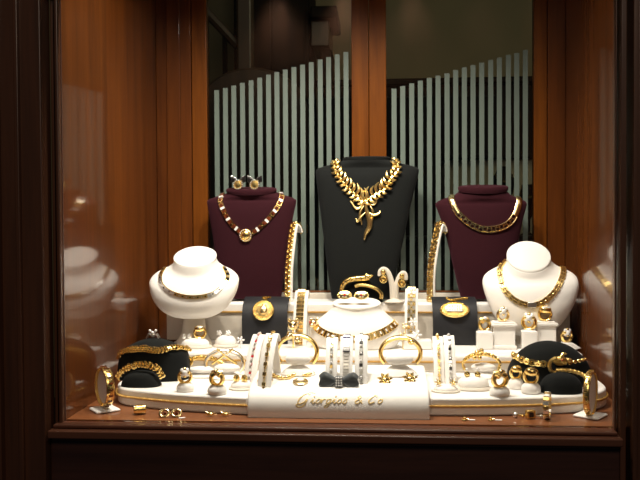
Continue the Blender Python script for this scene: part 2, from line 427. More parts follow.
# ================================================================ PLATFORMS
Z1, Z2, Z3 = .035, .075, .173
SX0, SX1 = at(249, 400, .05).x, at(429, 400, .05).x
def rope(mb, pts, r, pitch=.010, N=None):
    P = [V(p) for p in pts]
    Nn = N or [V((0, 0, 1))] * len(P)
    rs = resample(P, Nn, pitch / 8)
    for ph in (0, pi):
        line = []; L = 0; pr = None
        for p, t, n, u in rs:
            if pr is not None: L += (p - pr).length
            pr = p; b = t.cross(n); a = 2 * pi * L / pitch + ph
            line.append(p + n * (r * .5 * cos(a)) + b * (r * .5 * sin(a)))
        mb.tube(line, r * .62, 6)
f_l = [(-.568, .30), (-.568, .22), (-.560, .165), (-.535, .125), (-.48, .10), (-.40, .075), (-.32, .060), (SX0 - .002, .050)]
f_r = [(SX1 + .002, .062), (.16, .064), (.26, .075), (.36, .095), (.42, .120), (.455, .160), (.468, .21), (.468, .30)]
fl = cr(f_l, 5); fr_ = cr(f_r, 5)
t = thing('display_platform', 'low white curved-front display platform edged with gold cord, lowest of the three tiers', 'display platform', (0, .3, 0))
mb = MB(); mb.prism([(-.568, .645)] + fl + [(SX0 - .002, .235), (SX1 + .002, .235)] + fr_ + [(.468, .645)], 0, Z1)
mb.build('body', 'white', t, bevel=.004, seg=3); b1 = mb.bvh()
for seg in (fl, fr_):
    mb = MB(); rope(mb, [(x, y, .0195) for x, y in [(q[0] * 1.0 + (-.002 if seg is fl and q[1] > .12 else .002 if q[1] > .13 else 0), q[1] - .0028) for q in seg]], .0025, .008)
    mb.build('gold_cord', 'cord', t)
def tier(lbl, x0, x1, y0, za, zb, zc, bow):
    n = 16; front = [(x0 + (x1 - x0) * i / n, y0 + bow * (abs(2 * i / n - 1)) ** 4) for i in range(n + 1)]
    t = thing('display_platform', lbl, 'display platform', ((x0 + x1) / 2, y0 + .05, za))
    mb = MB(); mb.prism([(x0, .645)] + front + [(x1, .645)], za, zb)
    mb.build('body', ['white', 'cream'], t, bevel=.006, seg=3)
    # cream vertical facing below the cord
    mf = MB(); mf.prism([(x, y - .0015) for x, y in front] + [(x, y + .002) for x, y in front[::-1]], za + .002, zc - .003); mf.build('facing', 'cream', t)
    mr = MB(); rope(mr, [(x, y - .0035, zc) for x, y in front], .0026, .008); mr.build('gold_cord', 'cord', t)
    return mb.bvh()
b2 = tier('middle white display tier with gold cord, on the lowest platform and below the highest', -.53, .462, .33, Z1, Z2, .059, .03)
b3 = tier('highest white display tier with cream front and gold cord, carrying the three dark busts', -.552, .472, .535, Z2, Z3, .149, 0)
# sign block
prof = cr([(.030, .0015), (.028, .014), (.030, .030), (.038, .043), (.055, .053), (.085, .060), (.13, .065), (.19, .068), (.228, .069)], 5)
t = thing('sign_block', 'white curved sign block with gilt script lettering, middle of the front edge', 'sign', ((SX0 + SX1) / 2, .12, 0))
mb = MB(); pr = prof + [(.228, .0005), (.030, .0005)]
R = []
for x, s_ in ((SX0, .97), (SX0 + .0015, .992), (SX0 + .004, 1), (SX1 - .004, 1), (SX1 - .0015, .992), (SX1, .97)):
    R.append([(x, .12 + (y - .12) * s_, max(.0005, z * s_)) for y, z in pr])
mb.rings(R); mb.build('block', 'white', t); bs = mb.bvh()
SUP = [floorb, b1, b2, b3, bs]
def drop(px, py):
    h = cast(SUP, px, py); return h[0], h[1]
# script lettering
def stroke(mb, pts, r=.9):
    """pts in photo pixels on the sign face"""
    P, N = lay([bs], pts, .0006, 8)
    if len(P) > 2: mb.tube(P, r * kk(.04), 6, upv=smoothN(N, 2), flat=.6)
Lt = MB()
def L(pts, x, y, s=1.0, r=.55): stroke(Lt, [(x + (a + .30 * b) * s, y - b * s) for a, b in pts], r)
BL = 403.4
# G
L([(10.5, 8.5), (8, 10), (4, 8.5), (1, 4), (.5, 1), (3, -.5), (7, 1.5), (9, 4.5), (8.5, 1), (6.5, -3), (2.5, -3.8), (-.5, -1.6), (2, -.2)], 297.0, BL, 1, .7)
L([(5, 9), (10, 11), (16, 10)], 296.5, BL, 1, .5)
def lo(x, y=BL): L([(3, 4.4), (1, 3.2), (.6, 1), (2.2, .1), (4.2, 1.6), (4.2, 3.8), (2.8, 4.5)], x, y)
def li(x, y=BL):
    L([(-1, 1.2), (1.2, 4.3), (.9, 1), (2.2, .2), (3.6, 1.6)], x, y); L([(1.3, 6.6), (1.5, 7.0), (1.8, 7.4)], x, y, 1, .9)
def lr(x, y=BL): L([(-.6, 1), (.8, 4.2), (1.3, 2.2), (.9, .1), (1.5, 3), (3.2, 4.4), (4.4, 3.9)], x, y)
def lg(x, y=BL): L([(4.4, 4.2), (1.6, 4), (.6, 1.4), (2.2, .2), (4.3, 2.2), (4.6, 4.2), (4, -.6), (2.4, -4.2), (-.2, -3.6), (1.4, -1.2), (5.6, 1)], x, y)
def ls(x, y=BL): L([(-.8, .6), (1.8, 4.8), (3.0, 2.4), (2.0, .1), (-.2, .6)], x, y)
li(311.0); lo(315.0); lr(320.0); lg(325.4); li(332.4); lo(336.4); ls(343.0)
L([(9, 0), (5, 3.5), (2.2, 7.2), (3.8, 9), (5.4, 7.2), (2.4, 4.2), (.3, 2), (1.4, .1), (4.2, .2), (7.6, 3.8)], 354.5, BL, .85, .6)
L([(8, 6.8), (7.4, 8.6), (4.6, 8), (1.2, 4), (1, 1), (3.4, -.1), (7, 1.6)], 367.5, BL, .92, .68)
lo(377.2)
Lt.build('lettering', 'letters', t)

# ================================================================ BUSTS
def bust_mesh(rows, Y, n=40, pw=2.3):
    """rows: (cx, py, halfwidth px, depth m, dy m, tilt)"""
    mb = MB(); R = []
    for cx, py, hw, d, dy, tl in rows:
        c = at(cx, py, Y); wd = hw * kk(Y); ring = []
        for j in range(n):
            a = 2 * pi * j / n; ca, sa = cos(a), sin(a)
            x = abs(ca) ** (2 / pw) * (1 if ca > 0 else -1); y = abs(sa) ** (2 / pw) * (1 if sa > 0 else -1)
            ring.append(V((c.x + wd * x, Y + dy + d * y, c.z + tl * d * y)))
        R.append(ring)
    mb.rings(R); return mb
def dense(rows, n=4): return cr(rows, n)
def pad_bust(lbl, rows, disc, Y, mat, zb=Z3):
    mb = bust_mesh(dense(rows), Y)
    for v in mb.v:
        if v.z < zb + .0008: v.z = zb + .0008
    c = at(rows[0][0], rows[0][1], Y)
    t = thing('jewellery_bust', lbl, 'jewellery bust', (c.x, Y, zb))
    mb.build('body', mat, t)
    md = bust_mesh(disc, Y, 40, 2.0); md.build('neck_disc', mat, t)
    return mb.bvh(), md.bvh()
# burgundy left
rows = [(251, 298, 31, .022, -.006, 0), (251, 270, 34.5, .026, -.004, 0), (251, 240, 38.5, .028, .0, 0), (251, 215, 43, .030, .004, 0), (251, 203, 45.4, .028, .008, .1), (251, 199.5, 44.5, .026, .010, .15), (251, 197, 38, .027, .010, .2), (251, 194.5, 29, .030, .010, .25), (251, 192, 24.5, .031, .010, .28)]
disc = [(251, 192.6, 24.4, .033, .008, .25), (251, 190.6, 26, .035, .008, .2), (251, 189.2, 26, .035, .008, .18), (251, 188.2, 24.5, .033, .008, .16)]
bl, bld = pad_bust('burgundy velvet necklace bust, left of the two, under a pair of bow earrings', rows, disc, .59, 'burg')
# burgundy right
rows = [(484, 298, 23, .022, -.006, 0), (484, 270, 29.5, .026, -.004, 0), (483, 245, 34, .028, .0, 0), (482, 220, 40, .030, .004, 0), (481.4, 206, 44.4, .028, .008, .1), (481.4, 202, 43.6, .026, .010, .15), (482, 199, 38, .027, .010, .2), (483, 196, 29, .030, .010, .25), (483.5, 192, 24, .031, .010, .28)]
disc = [(483.5, 191, 23.6, .033, .008, .25), (483.5, 189, 24.6, .035, .008, .2), (483.5, 187, 24.6, .035, .008, .18), (483.5, 186, 23.4, .033, .008, .16)]
br, brd = pad_bust('burgundy velvet necklace bust, right of the two, wearing a gold collar', rows, disc, .59, 'burg')
# black tall
rows = [(362, 298, 30, .024, -.016, 0), (362, 272, 34, .026, -.012, 0), (363.5, 240, 39.5, .030, -.006, 0), (365, 205, 45.5, .034, .0, 0), (366.5, 180, 50.2, .034, .006, 0), (367, 171, 51.6, .030, .010, 0), (367, 168, 50, .028, .012, .02), (367, 165.5, 43, .029, .012, .04), (366.5, 162.5, 31, .032, .012, .04), (366.5, 160, 24, .033, .012, .04)]
disc = [(366.5, 160.5, 23, .033, .012, 0), (366.5, 159, 24, .034, .012, 0), (366.5, 157.6, 24, .034, .012, 0), (366.5, 156.8, 22.6, .032, .012, 0)]
bk, bkd = pad_bust('tall charcoal-black necklace bust in the centre, highest of all busts', rows, disc, .585, 'black')
# white left
Yw = .435
def shell(lbl, rows, top, Y, zb, stem=True):
    mb = bust_mesh(dense(rows, 4), Y, 48, 2.15)
    c = at(rows[0][0], rows[0][1], Y)
    t = thing('jewellery_bust', lbl, 'jewellery bust', (c.x, Y, zb))
    mb.build('body', 'white', t, smooth=60)
    md = bust_mesh(top, Y, 48, 2.0); md.build('neck_disc', 'white', t)
    if stem:
        ms = MB(); h = c.z - zb
        ms.lathe([(.052, .0008), (.052, .004), (.046, .006), (.030, h * .5), (.026, h + .012)], (c.x, Y + .010, zb), 28, sy=.62); ms.build('foot', 'cream', t)
    return [mb.bvh(), md.bvh()]
rows = [(193, 318.5, 8, .012, .00, .0), (193, 316, 20, .022, -.004, .15), (193.5, 310, 31, .034, -.006, .25), (193.7, 302, 38.5, .042, -.006, .35), (194, 293, 43.4, .048, -.004, .42), (194, 284, 45.8, .050, 0, .46), (194, 279, 45.4, .048, .003, .5), (194, 274.5, 40.5, .044, .006, .52), (194, 270.5, 31, .040, .010, .55), (194, 266, 24.5, .038, .012, .6), (194, 261, 22, .038, .012, .6), (194, 258, 21.4, .038, .012, .6)]
top = [(194, 259.5, 21.2, .037, .012, .62), (194, 257.8, 22, .038, .012, .62), (194, 256.6, 22, .038, .012, .62), (194, 256, 21, .0365, .012, .62)]
wl = shell('white leatherette necklace bust at the left, in front of the burgundy one', rows, top, Yw, Z2)
rows = [(529, 336, 8, 0.0094, .00, 0.000), (529, 333, 18, 0.0156, -.004, 0.140), (529.5, 325, 28, 0.0265, -.006, 0.280), (530, 313, 36.5, 0.0328, -.006, 0.420), (530.5, 300, 42.6, 0.0374, -.004, 0.532), (530.5, 288, 46, 0.0390, 0, 0.588), (530.5, 281, 46.4, 0.0374, .003, 0.630), (530.5, 276, 43, 0.0343, .006, 0.700), (530, 271.5, 32, 0.0312, .010, 0.840), (530, 267, 25, 0.0296, .012, 0.980), (529.6, 262, 21.6, 0.0296, .012, 1.120), (529.5, 258.5, 20.6, 0.0296, .012, 1.190)]
top = [(529.5, 259, 20.4, 0.0289, .012, 1.190), (529.5, 257.4, 21.4, 0.0296, .012, 1.190), (529.5, 256.2, 21.4, 0.0296, .012, 1.190), (529.5, 255.4, 20.4, 0.0285, .012, 1.190)]
wr = shell('white leatherette necklace bust at the right, wearing a gold key-pattern chain', rows, top, .487, Z2)
rows = [(356, 347.6, 37, .044, .0, .0), (356, 343, 42, .048, .0, .0), (356, 335, 45, .050, .0, .05), (355.5, 328, 43.5, .048, .002, .1), (355.5, 321, 38.5, .045, .005, .15), (356, 315, 31.5, .042, .008, .18), (356.2, 309.5, 25.5, .040, .010, .2), (356.4, 305, 23.4, .040, .010, .2)]
top = [(356.5, 306, 23.2, .040, .010, .2), (356.5, 304.5, 24.3, .042, .010, .2), (356.5, 303.2, 24.3, .042, .010, .2), (356.5, 302.4, 23.4, .0405, .010, .2)]
wc = shell('low wide white necklace bust in the middle, under a black roll and two earrings', rows, top, .43, Z2, False)

# ================================================================ NECKLACES
def fr3(p, t, n): return frame(p, t, n)
def plate(mb, p, t, n, l, wd, th, m_=0):
    mb.m = m_; mb.box(p, (l, wd, th), fr3(p, t, n).to_3x3())
def oval(mb, p, t, n, l, wd, r): mb.torus(p, wd / 2 - r, r, fr3(p, t, n).to_3x3(), 14, 6, sx=l / wd)
# 1 tortoiseshell necklace
P, N = lay([bl, bld], [(223.5, 193.5), (220.8, 202), (226.5, 215.5), (234, 226), (245.7, 235), (254.6, 231.5), (266.5, 221), (277, 208), (281.5, 198), (280, 193.5)], .003)
N = smoothN(N); k = kk(.56)
t = thing('necklace', 'gold and tortoiseshell square-link necklace with round pendant, on the left burgundy bust', 'necklace', P[len(P) // 2])
mb = MB(); rs = resample(P, N, 6.4 * k)
for i, (p, tt, n, u) in enumerate(rs):
    plate(mb, p, tt, n, 5.2 * k, 4.8 * k, .003, 0); plate(mb, p + n * .0006, tt, n, 3.9 * k, 3.6 * k, .0032, 1)
    if i % 2: plate(mb, p + tt * 3.2 * k, tt, n, 2.4 * k, 4.4 * k, .0042, 2)
mb.m = 0; mb.tube(P, .0012, 5); mb.build('chain', ['gold', 'tort', 'gem'], t)
h = cast([bl], 245.7, 235.3); Fm = frame(h[0] + h[1] * .004, (1, 0, 0), h[1]); mb = MB(); mb.M = Fm
mb.lathe([(6.2 * k, -.003), (6.6 * k, 0), (6.0 * k, .002), (4.9 * k, .0028), (4.7 * k, .001), (4.2 * k, .003), (2 * k, .005), (.2 * k, .0055)], n=28)
mb.m = 1
for j in range(16): mb.ball((5.6 * k * cos(j * pi / 8), 5.6 * k * sin(j * pi / 8), .003), .0016, 6)
build2(mb, 'pendant', ['gold', 'gem'], t)
# 2 leaf necklace
k = kk(.56)
PL, NL = lay([bk, bkd], [(336, 160.8), (334.6, 167), (337, 174), (345, 185), (354.5, 194), (363, 200)], .003)
PR, NR = lay([bk, bkd], [(394.6, 161), (398, 167), (397, 172), (390, 180), (385, 189), (374, 195.5), (366, 201)], .003)
t = thing('necklace', 'gold feathered leaf necklace with long trailing drop, on the tall black bust', 'necklace', PL[-1])
mb = MB()
def leafs(P, N, side):
    N = smoothN(N); mb.tube(P, 1.5 * k, 8)
    rs = resample(P, N, 5.0 * k)
    for i, (p, tt, n, u) in enumerate(rs):
        for sg in (-1, 1):
            b = tt.cross(n) * sg; ln = (4.6 + 4.6 * u + 1.5 * (i % 2)) * k
            q = [p + n * .001, p + b * ln * .42 + tt * ln * .1 + n * .004, p + b * ln * .80 - tt * ln * .12 + n * .004, p + b * ln * 1.0 - tt * ln * .55 + n * .002]
            if sg * side > 0: q = [p + n * .001, p + b * ln * .35 + tt * ln * .05 + n * .004, p + b * ln * .62 - tt * ln * .25 + n * .003]
            qq = cr(q, 4); m_ = len(qq)
            mb.tube(qq, [1.25 * k * (sin(pi * (.22 + .76 * j / (m_ - 1)))) * 1.25 + .0002 for j in range(m_)], 6)
leafs(PL, NL, 1); leafs(PR, NR, -1); mb.build('chain', 'satingold', t)
mb = MB()
def ptube(pix, rr, bv=[bk]):
    P, N = lay(bv, pix, .004, 6); n = len(P); mb.tube(P, [(rr[0] + (rr[1] - rr[0]) * sin(pi * min(1, (j / (n - 1)) * 1.0))) * k for j in range(n)], 8)
ptube([(365.5, 200), (366.5, 210), (369.5, 220), (369.5, 227), (366, 233), (364.3, 240)], (.5, 2.8))
ptube([(366, 212), (361, 217), (357.6, 221.5), (356.2, 219)], (.4, 1.5)); ptube([(368, 212), (373, 215), (378.8, 213.5), (380, 211)], (.4, 1.5))
ptube([(364, 203), (358, 208), (353.5, 205), (354.5, 200), (361, 201)], (.6, .8)); ptube([(367, 203), (373, 205), (376.5, 201.5), (373, 197.5), (367, 201)], (.6, .8))
ptube([(364, 204), (357, 209), (350.5, 201)], (.4, 1.2)); ptube([(364, 206), (360, 214), (362, 225)], (.4, 1.3)); ptube([(370, 206), (373, 212), (372, 222)], (.4, 1.3))
h = cast([bk], 365.5, 202); mb.ball(h[0] + h[1] * .005, 2.6 * k, 10)
mb.build('drop', 'satingold', t)
# 3 gold collar with key
P, N = lay([br, brd], [(452, 195), (451.6, 199), (453.3, 204.5), (459, 214.5), (471, 224.5), (484, 229.4), (499, 228.2), (509.4, 222.8), (515.3, 214), (518.6, 204), (518.4, 199), (516, 195.5)], .0025)
N = smoothN(N, 6)
t = thing('necklace', 'smooth gold collar with pierced key pattern front, on the right burgundy bust', 'necklace', P[len(P) // 2])
mb = MB(); rs = resample(P, N, 1.6 * k); n_ = len(rs)
a = int(n_ * .24); b = int(n_ * .80)
for lo_, hi in ((0, a + 1), (b, n_)):
    seg = rs[lo_:hi]; mb = MB(); mb.tube([q[0] for q in seg], [(2.2 + 1.0 * sin(pi * min(1, abs(q[3] - .5) * -1.2 + 1.1))) * k for q in seg], 8, upv=[q[2] for q in seg], flat=.38); mb.build('collar', 'goldb', t)
mb = MB(); seg = rs[a:b + 1]
for s_ in (-1, 1):
    mb.tube([q[0] + q[1].cross(q[2]) * s_ * 2.7 * k for q in seg], .8 * k, 6)
rk = resample([q[0] for q in seg], [q[2] for q in seg], 4.3 * k)
for i, (p, tt, n, u) in enumerate(rk):
    bb = tt.cross(n); s_ = 1 if i % 2 else -1
    plate(mb, p, tt, n, 1.2 * k, 4.8 * k, .0025); plate(mb, p + bb * s_ * 1.0 * k + tt * 1.5 * k, tt, n, 3 * k, 1.0 * k, .0025)
mb.build('key_pattern', 'goldb', t)
# 4 slim necklace, white left bust
k = kk(.40)
P, N = lay(wl, [(165, 267.5), (160.3, 276), (162.2, 286), (172.8, 293.6), (191.4, 297.6), (212.2, 294.4), (224.8, 284), (228, 276), (224, 268)], .0018)
N = smoothN(N, 3)
t = thing('necklace', 'slim two-tone necklace of flat links, on the left white bust', 'necklace', P[len(P) // 2])
mb = MB(); rs = resample(P, N, 3.9 * k)
for i, (p, tt, n, u) in enumerate(rs):
    mm = 1 if (.12 < u < .36 or .62 < u < .8) else (2 if u > .8 and i % 2 else 0)
    plate(mb, p, tt, n, 3.6 * k, 3.2 * k, .0028, mm)
    plate(mb, p + n * .001, tt, n, 1.4 * k, 1.2 * k, .003, 2 if i % 2 else 1)
mb.build('chain', ['goldd', 'silver', 'dark'], t)
mb = MB()
for s_ in (-1,): mb.tube([q[0] + q[1].cross(q[2]) * -1.9 * k for q in rs], .55 * k, 5)
mb.build('edge_wire', 'gold', t)
# 5 key chain, white right bust
P, N = lay(wr, [(505, 262), (499.9, 269), (501, 280.5), (506.2, 292.2), (517.6, 301.6), (531.5, 305), (543.4, 301.6), (555, 291.2), (561.6, 278.6), (563, 269), (558, 262.5)], .002)
N = smoothN(N, 3)
t = thing('necklace', 'gold square key-link chain with one silver plate, on the right white bust', 'necklace', P[len(P) // 2])
mb = MB(); rs = resample(P, N, 5.4 * k); mid = None
for i, (p, tt, n, u) in enumerate(rs):
    if abs(u - .515) < .03: mid = (p, tt, n); continue
    bb = tt.cross(n); s_ = 1 if i % 2 else -1; w_ = 4.6 * k; plate(mb, p - n * .0012, tt, n, 5.2 * k, 4.2 * k, .0012, 1); mb.m = 0; l_ = 4.0 * k; th = .0036; q = 1.25 * k  # first plate is the added dark backing seen through the link
    for s2_ in (-1, 1): plate(mb, p + bb * s2_ * w_ / 2, tt, n, l_, q, th)
    plate(mb, p - tt * l_ / 2 * s_, tt, n, q, w_, th); plate(mb, p + tt * l_ * .45 + bb * s_ * w_ * .2, tt, n, q, w_ * .6, th); plate(mb, p + tt * .1 * l_, tt, n, l_ * .5, q, th)
    mb.ball(p + tt * 2.7 * k, .9 * k, 6)
mb.m = 0; mb.tube(P, .0009, 5); mb.build('chain', ['satingold', 'gapback'], t)
mb = MB(); p, tt, n = mid; plate(mb, p + n * .0008, tt, n, 9 * k, 5 * k, .0042); mb.build('centre_plate', 'silver', t, bevel=.0008)
# 6 front centre necklace
P, N = lay(wc, [(315, 325), (320, 330.5), (330, 335.5), (343, 338.2), (356, 339), (371, 336.5), (384, 331.5), (392, 326.5), (396.5, 321.5)], .002)
N = smoothN(N, 3)
t = thing('necklace', 'wide gold and stone-set choker with a panther head end, on the low middle bust', 'necklace', P[len(P) // 2])
mb = MB(); rs = resample(P, N, 3.4 * k)
for i, (p, tt, n, u) in enumerate(rs):
    plate(mb, p, tt, n, 3.0 * k, 7.2 * k, .003, 0)
    if i % 2: plate(mb, p + n * .001, tt, n, 1.6 * k, 3.0 * k, .003, 1)
mb.build('band', ['gold', 'gem'], t, bevel=.0004, seg=1)
def panther(mb, c, r, fwd=(0, -1, 0), red=True):
    """small cat head: skull, muzzle, ears, eyes"""
    Fm = frame(c, V(fwd).cross(V((0, 0, 1))) * -1, (0, 0, 1)); old = mb.M; mb.M = Fm
    mb.m = 0; mb.ball((0, 0, 0), (r * .95, r, r * .85)); mb.ball((0, -r * .85 if False else r * -.8, -r * .25), (r * .5, r * .55, r * .42))
    for s_ in (-1, 1):
        mb.m = 0; mb.ball((s_ * r * .62, r * .15, r * .75), (r * .28, r * .2, r * .34), 8)
        mb.m = 1; mb.ball((s_ * r * .4, -r * .82, r * .22), r * .2, 6)
    for j in range(14):
        a = j * 2.4; z = -.5 + j / 14 * 1.2; mb.m = 2 if j % 2 else 1
        q = V((cos(a) * r * .8, sin(a) * r * .8, z * r * .7)); mb.ball(q * 1.05, r * .13, 6)
    mb.m = 0; mb.M = old
mb = MB(); c = P[0] + V((-.001, -.010, .004)); panther(mb, c, 5.2 * k, (-.3, -1, 0)); build2(mb, 'panther_head', ['goldb', 'red', 'gem'], t)

# ================================================================ BOW EARRINGS ON LEFT BURGUNDY BUST
k = kk(.59)
for i, (px, lb) in enumerate(((238, 'left'), (254.5, 'right'))):
    c = at(px, 184.6, .578); z0_ = at(px, 188.2, .578).z + .0006
    t = thing('earring', 'round gold-centred earring with a small black bow, %s one on the left burgundy bust' % lb, 'earring', (c.x, c.y, z0_), 'bow earrings')
    mb = MB(); mb.M = frame(c, (1, 0, 0), (0, -1, .1)); mb.lathe([(5.0 * k, -.002), (5.3 * k, 0), (4.8 * k, .002), (3.6 * k, .0018), (3.2 * k, .0035), (.2 * k, .0045)], n=24)
    mb.m = 1
    for j in range(14): mb.ball((4.4 * k * cos(j * pi / 7), 4.4 * k * sin(j * pi / 7), .002), .0014, 6)
    mb.build('disc', ['gold', 'gem'], t)
    mb = MB()
    for s_ in (-1, 1):
        R = []
        for j in range(7):
            u = j / 6; x = s_ * u * 7.5 * k; hh = (1.2 + 3.2 * sin(u * pi * .62)) * k; zz = 3.5 * k + u * 2.6 * k
            R.append([(c.x + x, c.y + .004 + .003 * cos(a) * (.6 + u * .5), c.z + 1.3 * k + zz * .75 + hh * .8 * sin(a)) for a in [2 * pi * q / 10 for q in range(10)]])
        mb.rings(R)
    mb.ball((c.x, c.y + .003, c.z + 4.0 * k), 1.8 * k, 8); mb.build('bow', 'dark', t)

# ================================================================ GENERIC SMALL DISPLAYS
def zat(px, py, Y): return at(px, py, Y).z
def ramp(lbl, px, pyb, pyt, wpx, lean, br_mats, style, rot=0, lane='white', br_lbl=None, hook=.012, Yover=None, group=None, bow=.25, zbase=None, bfrac=(.04, .97), linkw=.62, brn='bracelet'):
    """white curved strip stand with a bracelet lying on its face; rot turns it about z"""
    if Yover is None: b0, _ = drop(px, pyb)
    else:
        b0 = at(px, pyb, Yover)
        if zbase is not None: b0.z = zbase
    Rz = Matrix.Rotation(rot, 3, 'Z')
    k = kk(b0.y); wd = wpx * k
    topY = b0.y + lean * cos(rot); H = zat(px, pyt, topY) - b0.z
    prof = cr([(0, 0), (lean * (.35 - bow * .5), H * .4), (lean * (.62 - bow * .2), H * .75), (lean * .93, H * .97), (lean + hook * .4, H), (lean + hook, H - hook * .5), (lean + hook * 1.3, H - hook * 1.3)], 6)
    th = .0045
    nr = []
    for i in range(len(prof)):
        a = prof[max(0, i - 1)]; b = prof[min(len(prof) - 1, i + 1)]; d = V((b[0] - a[0], b[1] - a[1])).normalized(); nr.append((-d.y, d.x))
    def w3(x, y, z): q = Rz @ V((x, y, z)); return b0 + q + V((0, 0, .0008))
    outer = prof; inner = [(p[0] - n[0] * th, max(0, p[1] - n[1] * th)) for p, n in zip(prof, nr)]
    t = thing('bracelet_stand', lbl, 'bracelet stand', b0 + V((0, 0, .0005)), group)
    mb = MB(); R = []
    for x, e in ((-wd / 2, .0008), (-wd / 2 + .001, 0), (wd / 2 - .001, 0), (wd / 2, .0008)):
        R.append([w3(x, p[0] - n[0] * -0 + (-n[0]) * e * 1, max(0, p[1] - n[1] * e)) for p, n in zip(outer, nr)] + [w3(x, p[0], p[1]) for p in inner[::-1]])
    mb.rings(R); mb.build('strip', lane, t)
    # back leg
    mb = MB(); i = int(len(prof) * .55); q = inner[i]
    mb.rings([[w3(s_ * wd * .3, q[0] + .001, q[1]), w3(s_ * wd * .3, q[0] + .005, q[1]), w3(s_ * wd * .3, q[0] + lean * .5 + .010, 0), w3(s_ * wd * .3, q[0] + lean * .5 + .006, 0)] for s_ in (-1, 1)]); (mb.build('prop', lane, t) if wpx > 10 else None)
    # bracelet
    L_ = len(prof); i0 = int(L_ * bfrac[0]); i1 = int(L_ * bfrac[1])
    P = [w3(0, prof[i][0] + nr[i][0] * .0028, prof[i][1] + nr[i][1] * .0028) for i in range(i0, i1)]
    N = [Rz @ V((0, nr[i][0], nr[i][1])) for i in range(i0, i1)]
    bw = wd * linkw
    tb = thing(brn, br_lbl, 'watch' if brn == 'wristwatch' else 'bracelet', P[0])
    mb = MB()
    if style == 'ovals':
        for i, (p, tt, n, u) in enumerate(resample(P, N, bw * .62)):
            mb.m = 0; oval(mb, p, tt, n, bw * .8, bw, bw * .17); mb.ball(p + tt * bw * .31, bw * .16, 6)
            if i % 2 == 0: mb.ball(p - tt.cross(n) * bw * .25, bw * .2, 6)
    elif style == 'plates':
        for i, (p, tt, n, u) in enumerate(resample(P, N, bw * .52)):
            plate(mb, p, tt, n, bw * .42, bw, .003, i % 2); mb.m = 0
            plate(mb, p + n * .0006, tt, n, bw * .3, bw * .3, .0035, 1 - i % 2)
    elif style == 'key':
        for i, (p, tt, n, u) in enumerate(resample(P, N, bw * .75)):
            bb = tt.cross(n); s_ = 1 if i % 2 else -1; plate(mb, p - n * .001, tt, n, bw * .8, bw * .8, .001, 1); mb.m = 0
            for s2_ in (-1, 1): plate(mb, p + bb * s2_ * bw * .42, tt, n, bw * .6, bw * .16, .003)
            plate(mb, p - tt * bw * .24, tt, n, bw * .16, bw * .8, .003); plate(mb, p + tt * bw * .1 + bb * s_ * bw * .15, tt, n, bw * .16, bw * .5, .003); plate(mb, p + tt * bw * .42, tt, n, bw * .3, bw * .2, .0025)
    elif style == 'dots':
        mb.tube(P, .0012, 5, upv=N)
        for i, (p, tt, n, u) in enumerate(resample(P, N, bw * 1.55)):
            plate(mb, p + n * .0008, tt, n, bw * .62, bw * .62, .0034, 0); plate(mb, p - tt * bw * .62 + n * .0005, tt, n, bw * .34, bw * .34, .003, 1)
    elif style == 'stones':
        for i, (p, tt, n, u) in enumerate(resample(P, N, bw * .62)):
            mb.m = 1 if i % 3 == 1 else 0; plate(mb, p, tt, n, bw * .5, bw * .5, .0025, mb.m)
            mb.m = 2
            if i % 2: mb.ball(p + n * .0015, bw * .24, 6)
    elif style == 'watch':
        for i, (p, tt, n, u) in enumerate(resample(P, N, bw * .42)):
            plate(mb, p, tt, n, bw * .34, bw * .74, .002, 0)
        for q, mm in ((.30, 1), (.52, 1), (.74, 1)):
            p = P[int(len(P) * q)]; n = N[int(len(P) * q)]; tt = (P[int(len(P) * q) + 1] - p).normalized()
            plate(mb, p + n * .001, tt, n, bw * .36, bw * .9, .003, mm)
            plate(mb, p + n * .0022, tt, n, bw * .24, bw * .8, .003, 2)
    mb.build('links', br_mats, tb, bevel=.0003, seg=1)
    return t, tb, P, N
# tall ramps on the highest tier
ramp('tall curved white bracelet stand between the left burgundy bust and the black bust', 288, 298, 224.5, 10, .022, ['gold'], 'ovals', rot=radians(-42), br_lbl='gold oval-link bracelet on the tall white stand left of the black bust', Yover=.56, zbase=Z3, bow=.5, hook=.016, linkw=.85)
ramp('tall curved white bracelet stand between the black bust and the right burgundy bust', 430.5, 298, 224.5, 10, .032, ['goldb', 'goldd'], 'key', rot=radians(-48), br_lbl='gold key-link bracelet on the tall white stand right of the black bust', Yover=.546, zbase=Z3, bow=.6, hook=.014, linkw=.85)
# short ones before the highest tier
ramp('white curved bracelet stand just right of the left black roll', 299, 344, 291, 14, .035, ['gold', 'goldb'], 'plates', br_lbl='gold brick-link bracelet on the white stand beside the left black roll', Yover=.452, zbase=Z2, linkw=.55, rot=radians(-8))
ramp('white curved bracelet stand just left of the right black roll', 411, 344, 289, 13, .035, ['gold', 'silver'], 'plates', br_lbl='gold and silver studded bracelet on the white stand left of the right black roll', Yover=.452, zbase=Z2, linkw=.6, rot=radians(-6))
# pairs in front
ramp('white bracelet ramp with pale stone bracelet, left one of the left pair', 249, 387, 335, 13.5, .055, ['silver', 'red', 'gem'], 'stones', br_lbl='fine silver bracelet with red stones, left of the small gold-dotted one', rot=radians(-14), linkw=.34)
ramp('white bracelet ramp with gold dotted bracelet, right one of the left pair', 264, 387, 334, 14, .055, ['gold', 'goldb'], 'dots', br_lbl='gold block-and-bead bracelet on the white ramp left of the panther bangle', rot=radians(-10), linkw=.44)
ramp('narrow white ramp, leftmost of the three behind the bow brooch', 331, 384, 338, 12, .05, ['silver', 'goldd', 'gem'], 'stones', br_lbl='pale silver bracelet on the leftmost ramp behind the bow brooch', linkw=.5)
ramp('narrow white ramp, middle of the three behind the bow brooch', 346, 384, 337, 13, .05, ['silver', 'blue', 'silver'], 'watch', br_lbl='silver bracelet with dark blue panels on the middle ramp behind the bow brooch', linkw=.62)
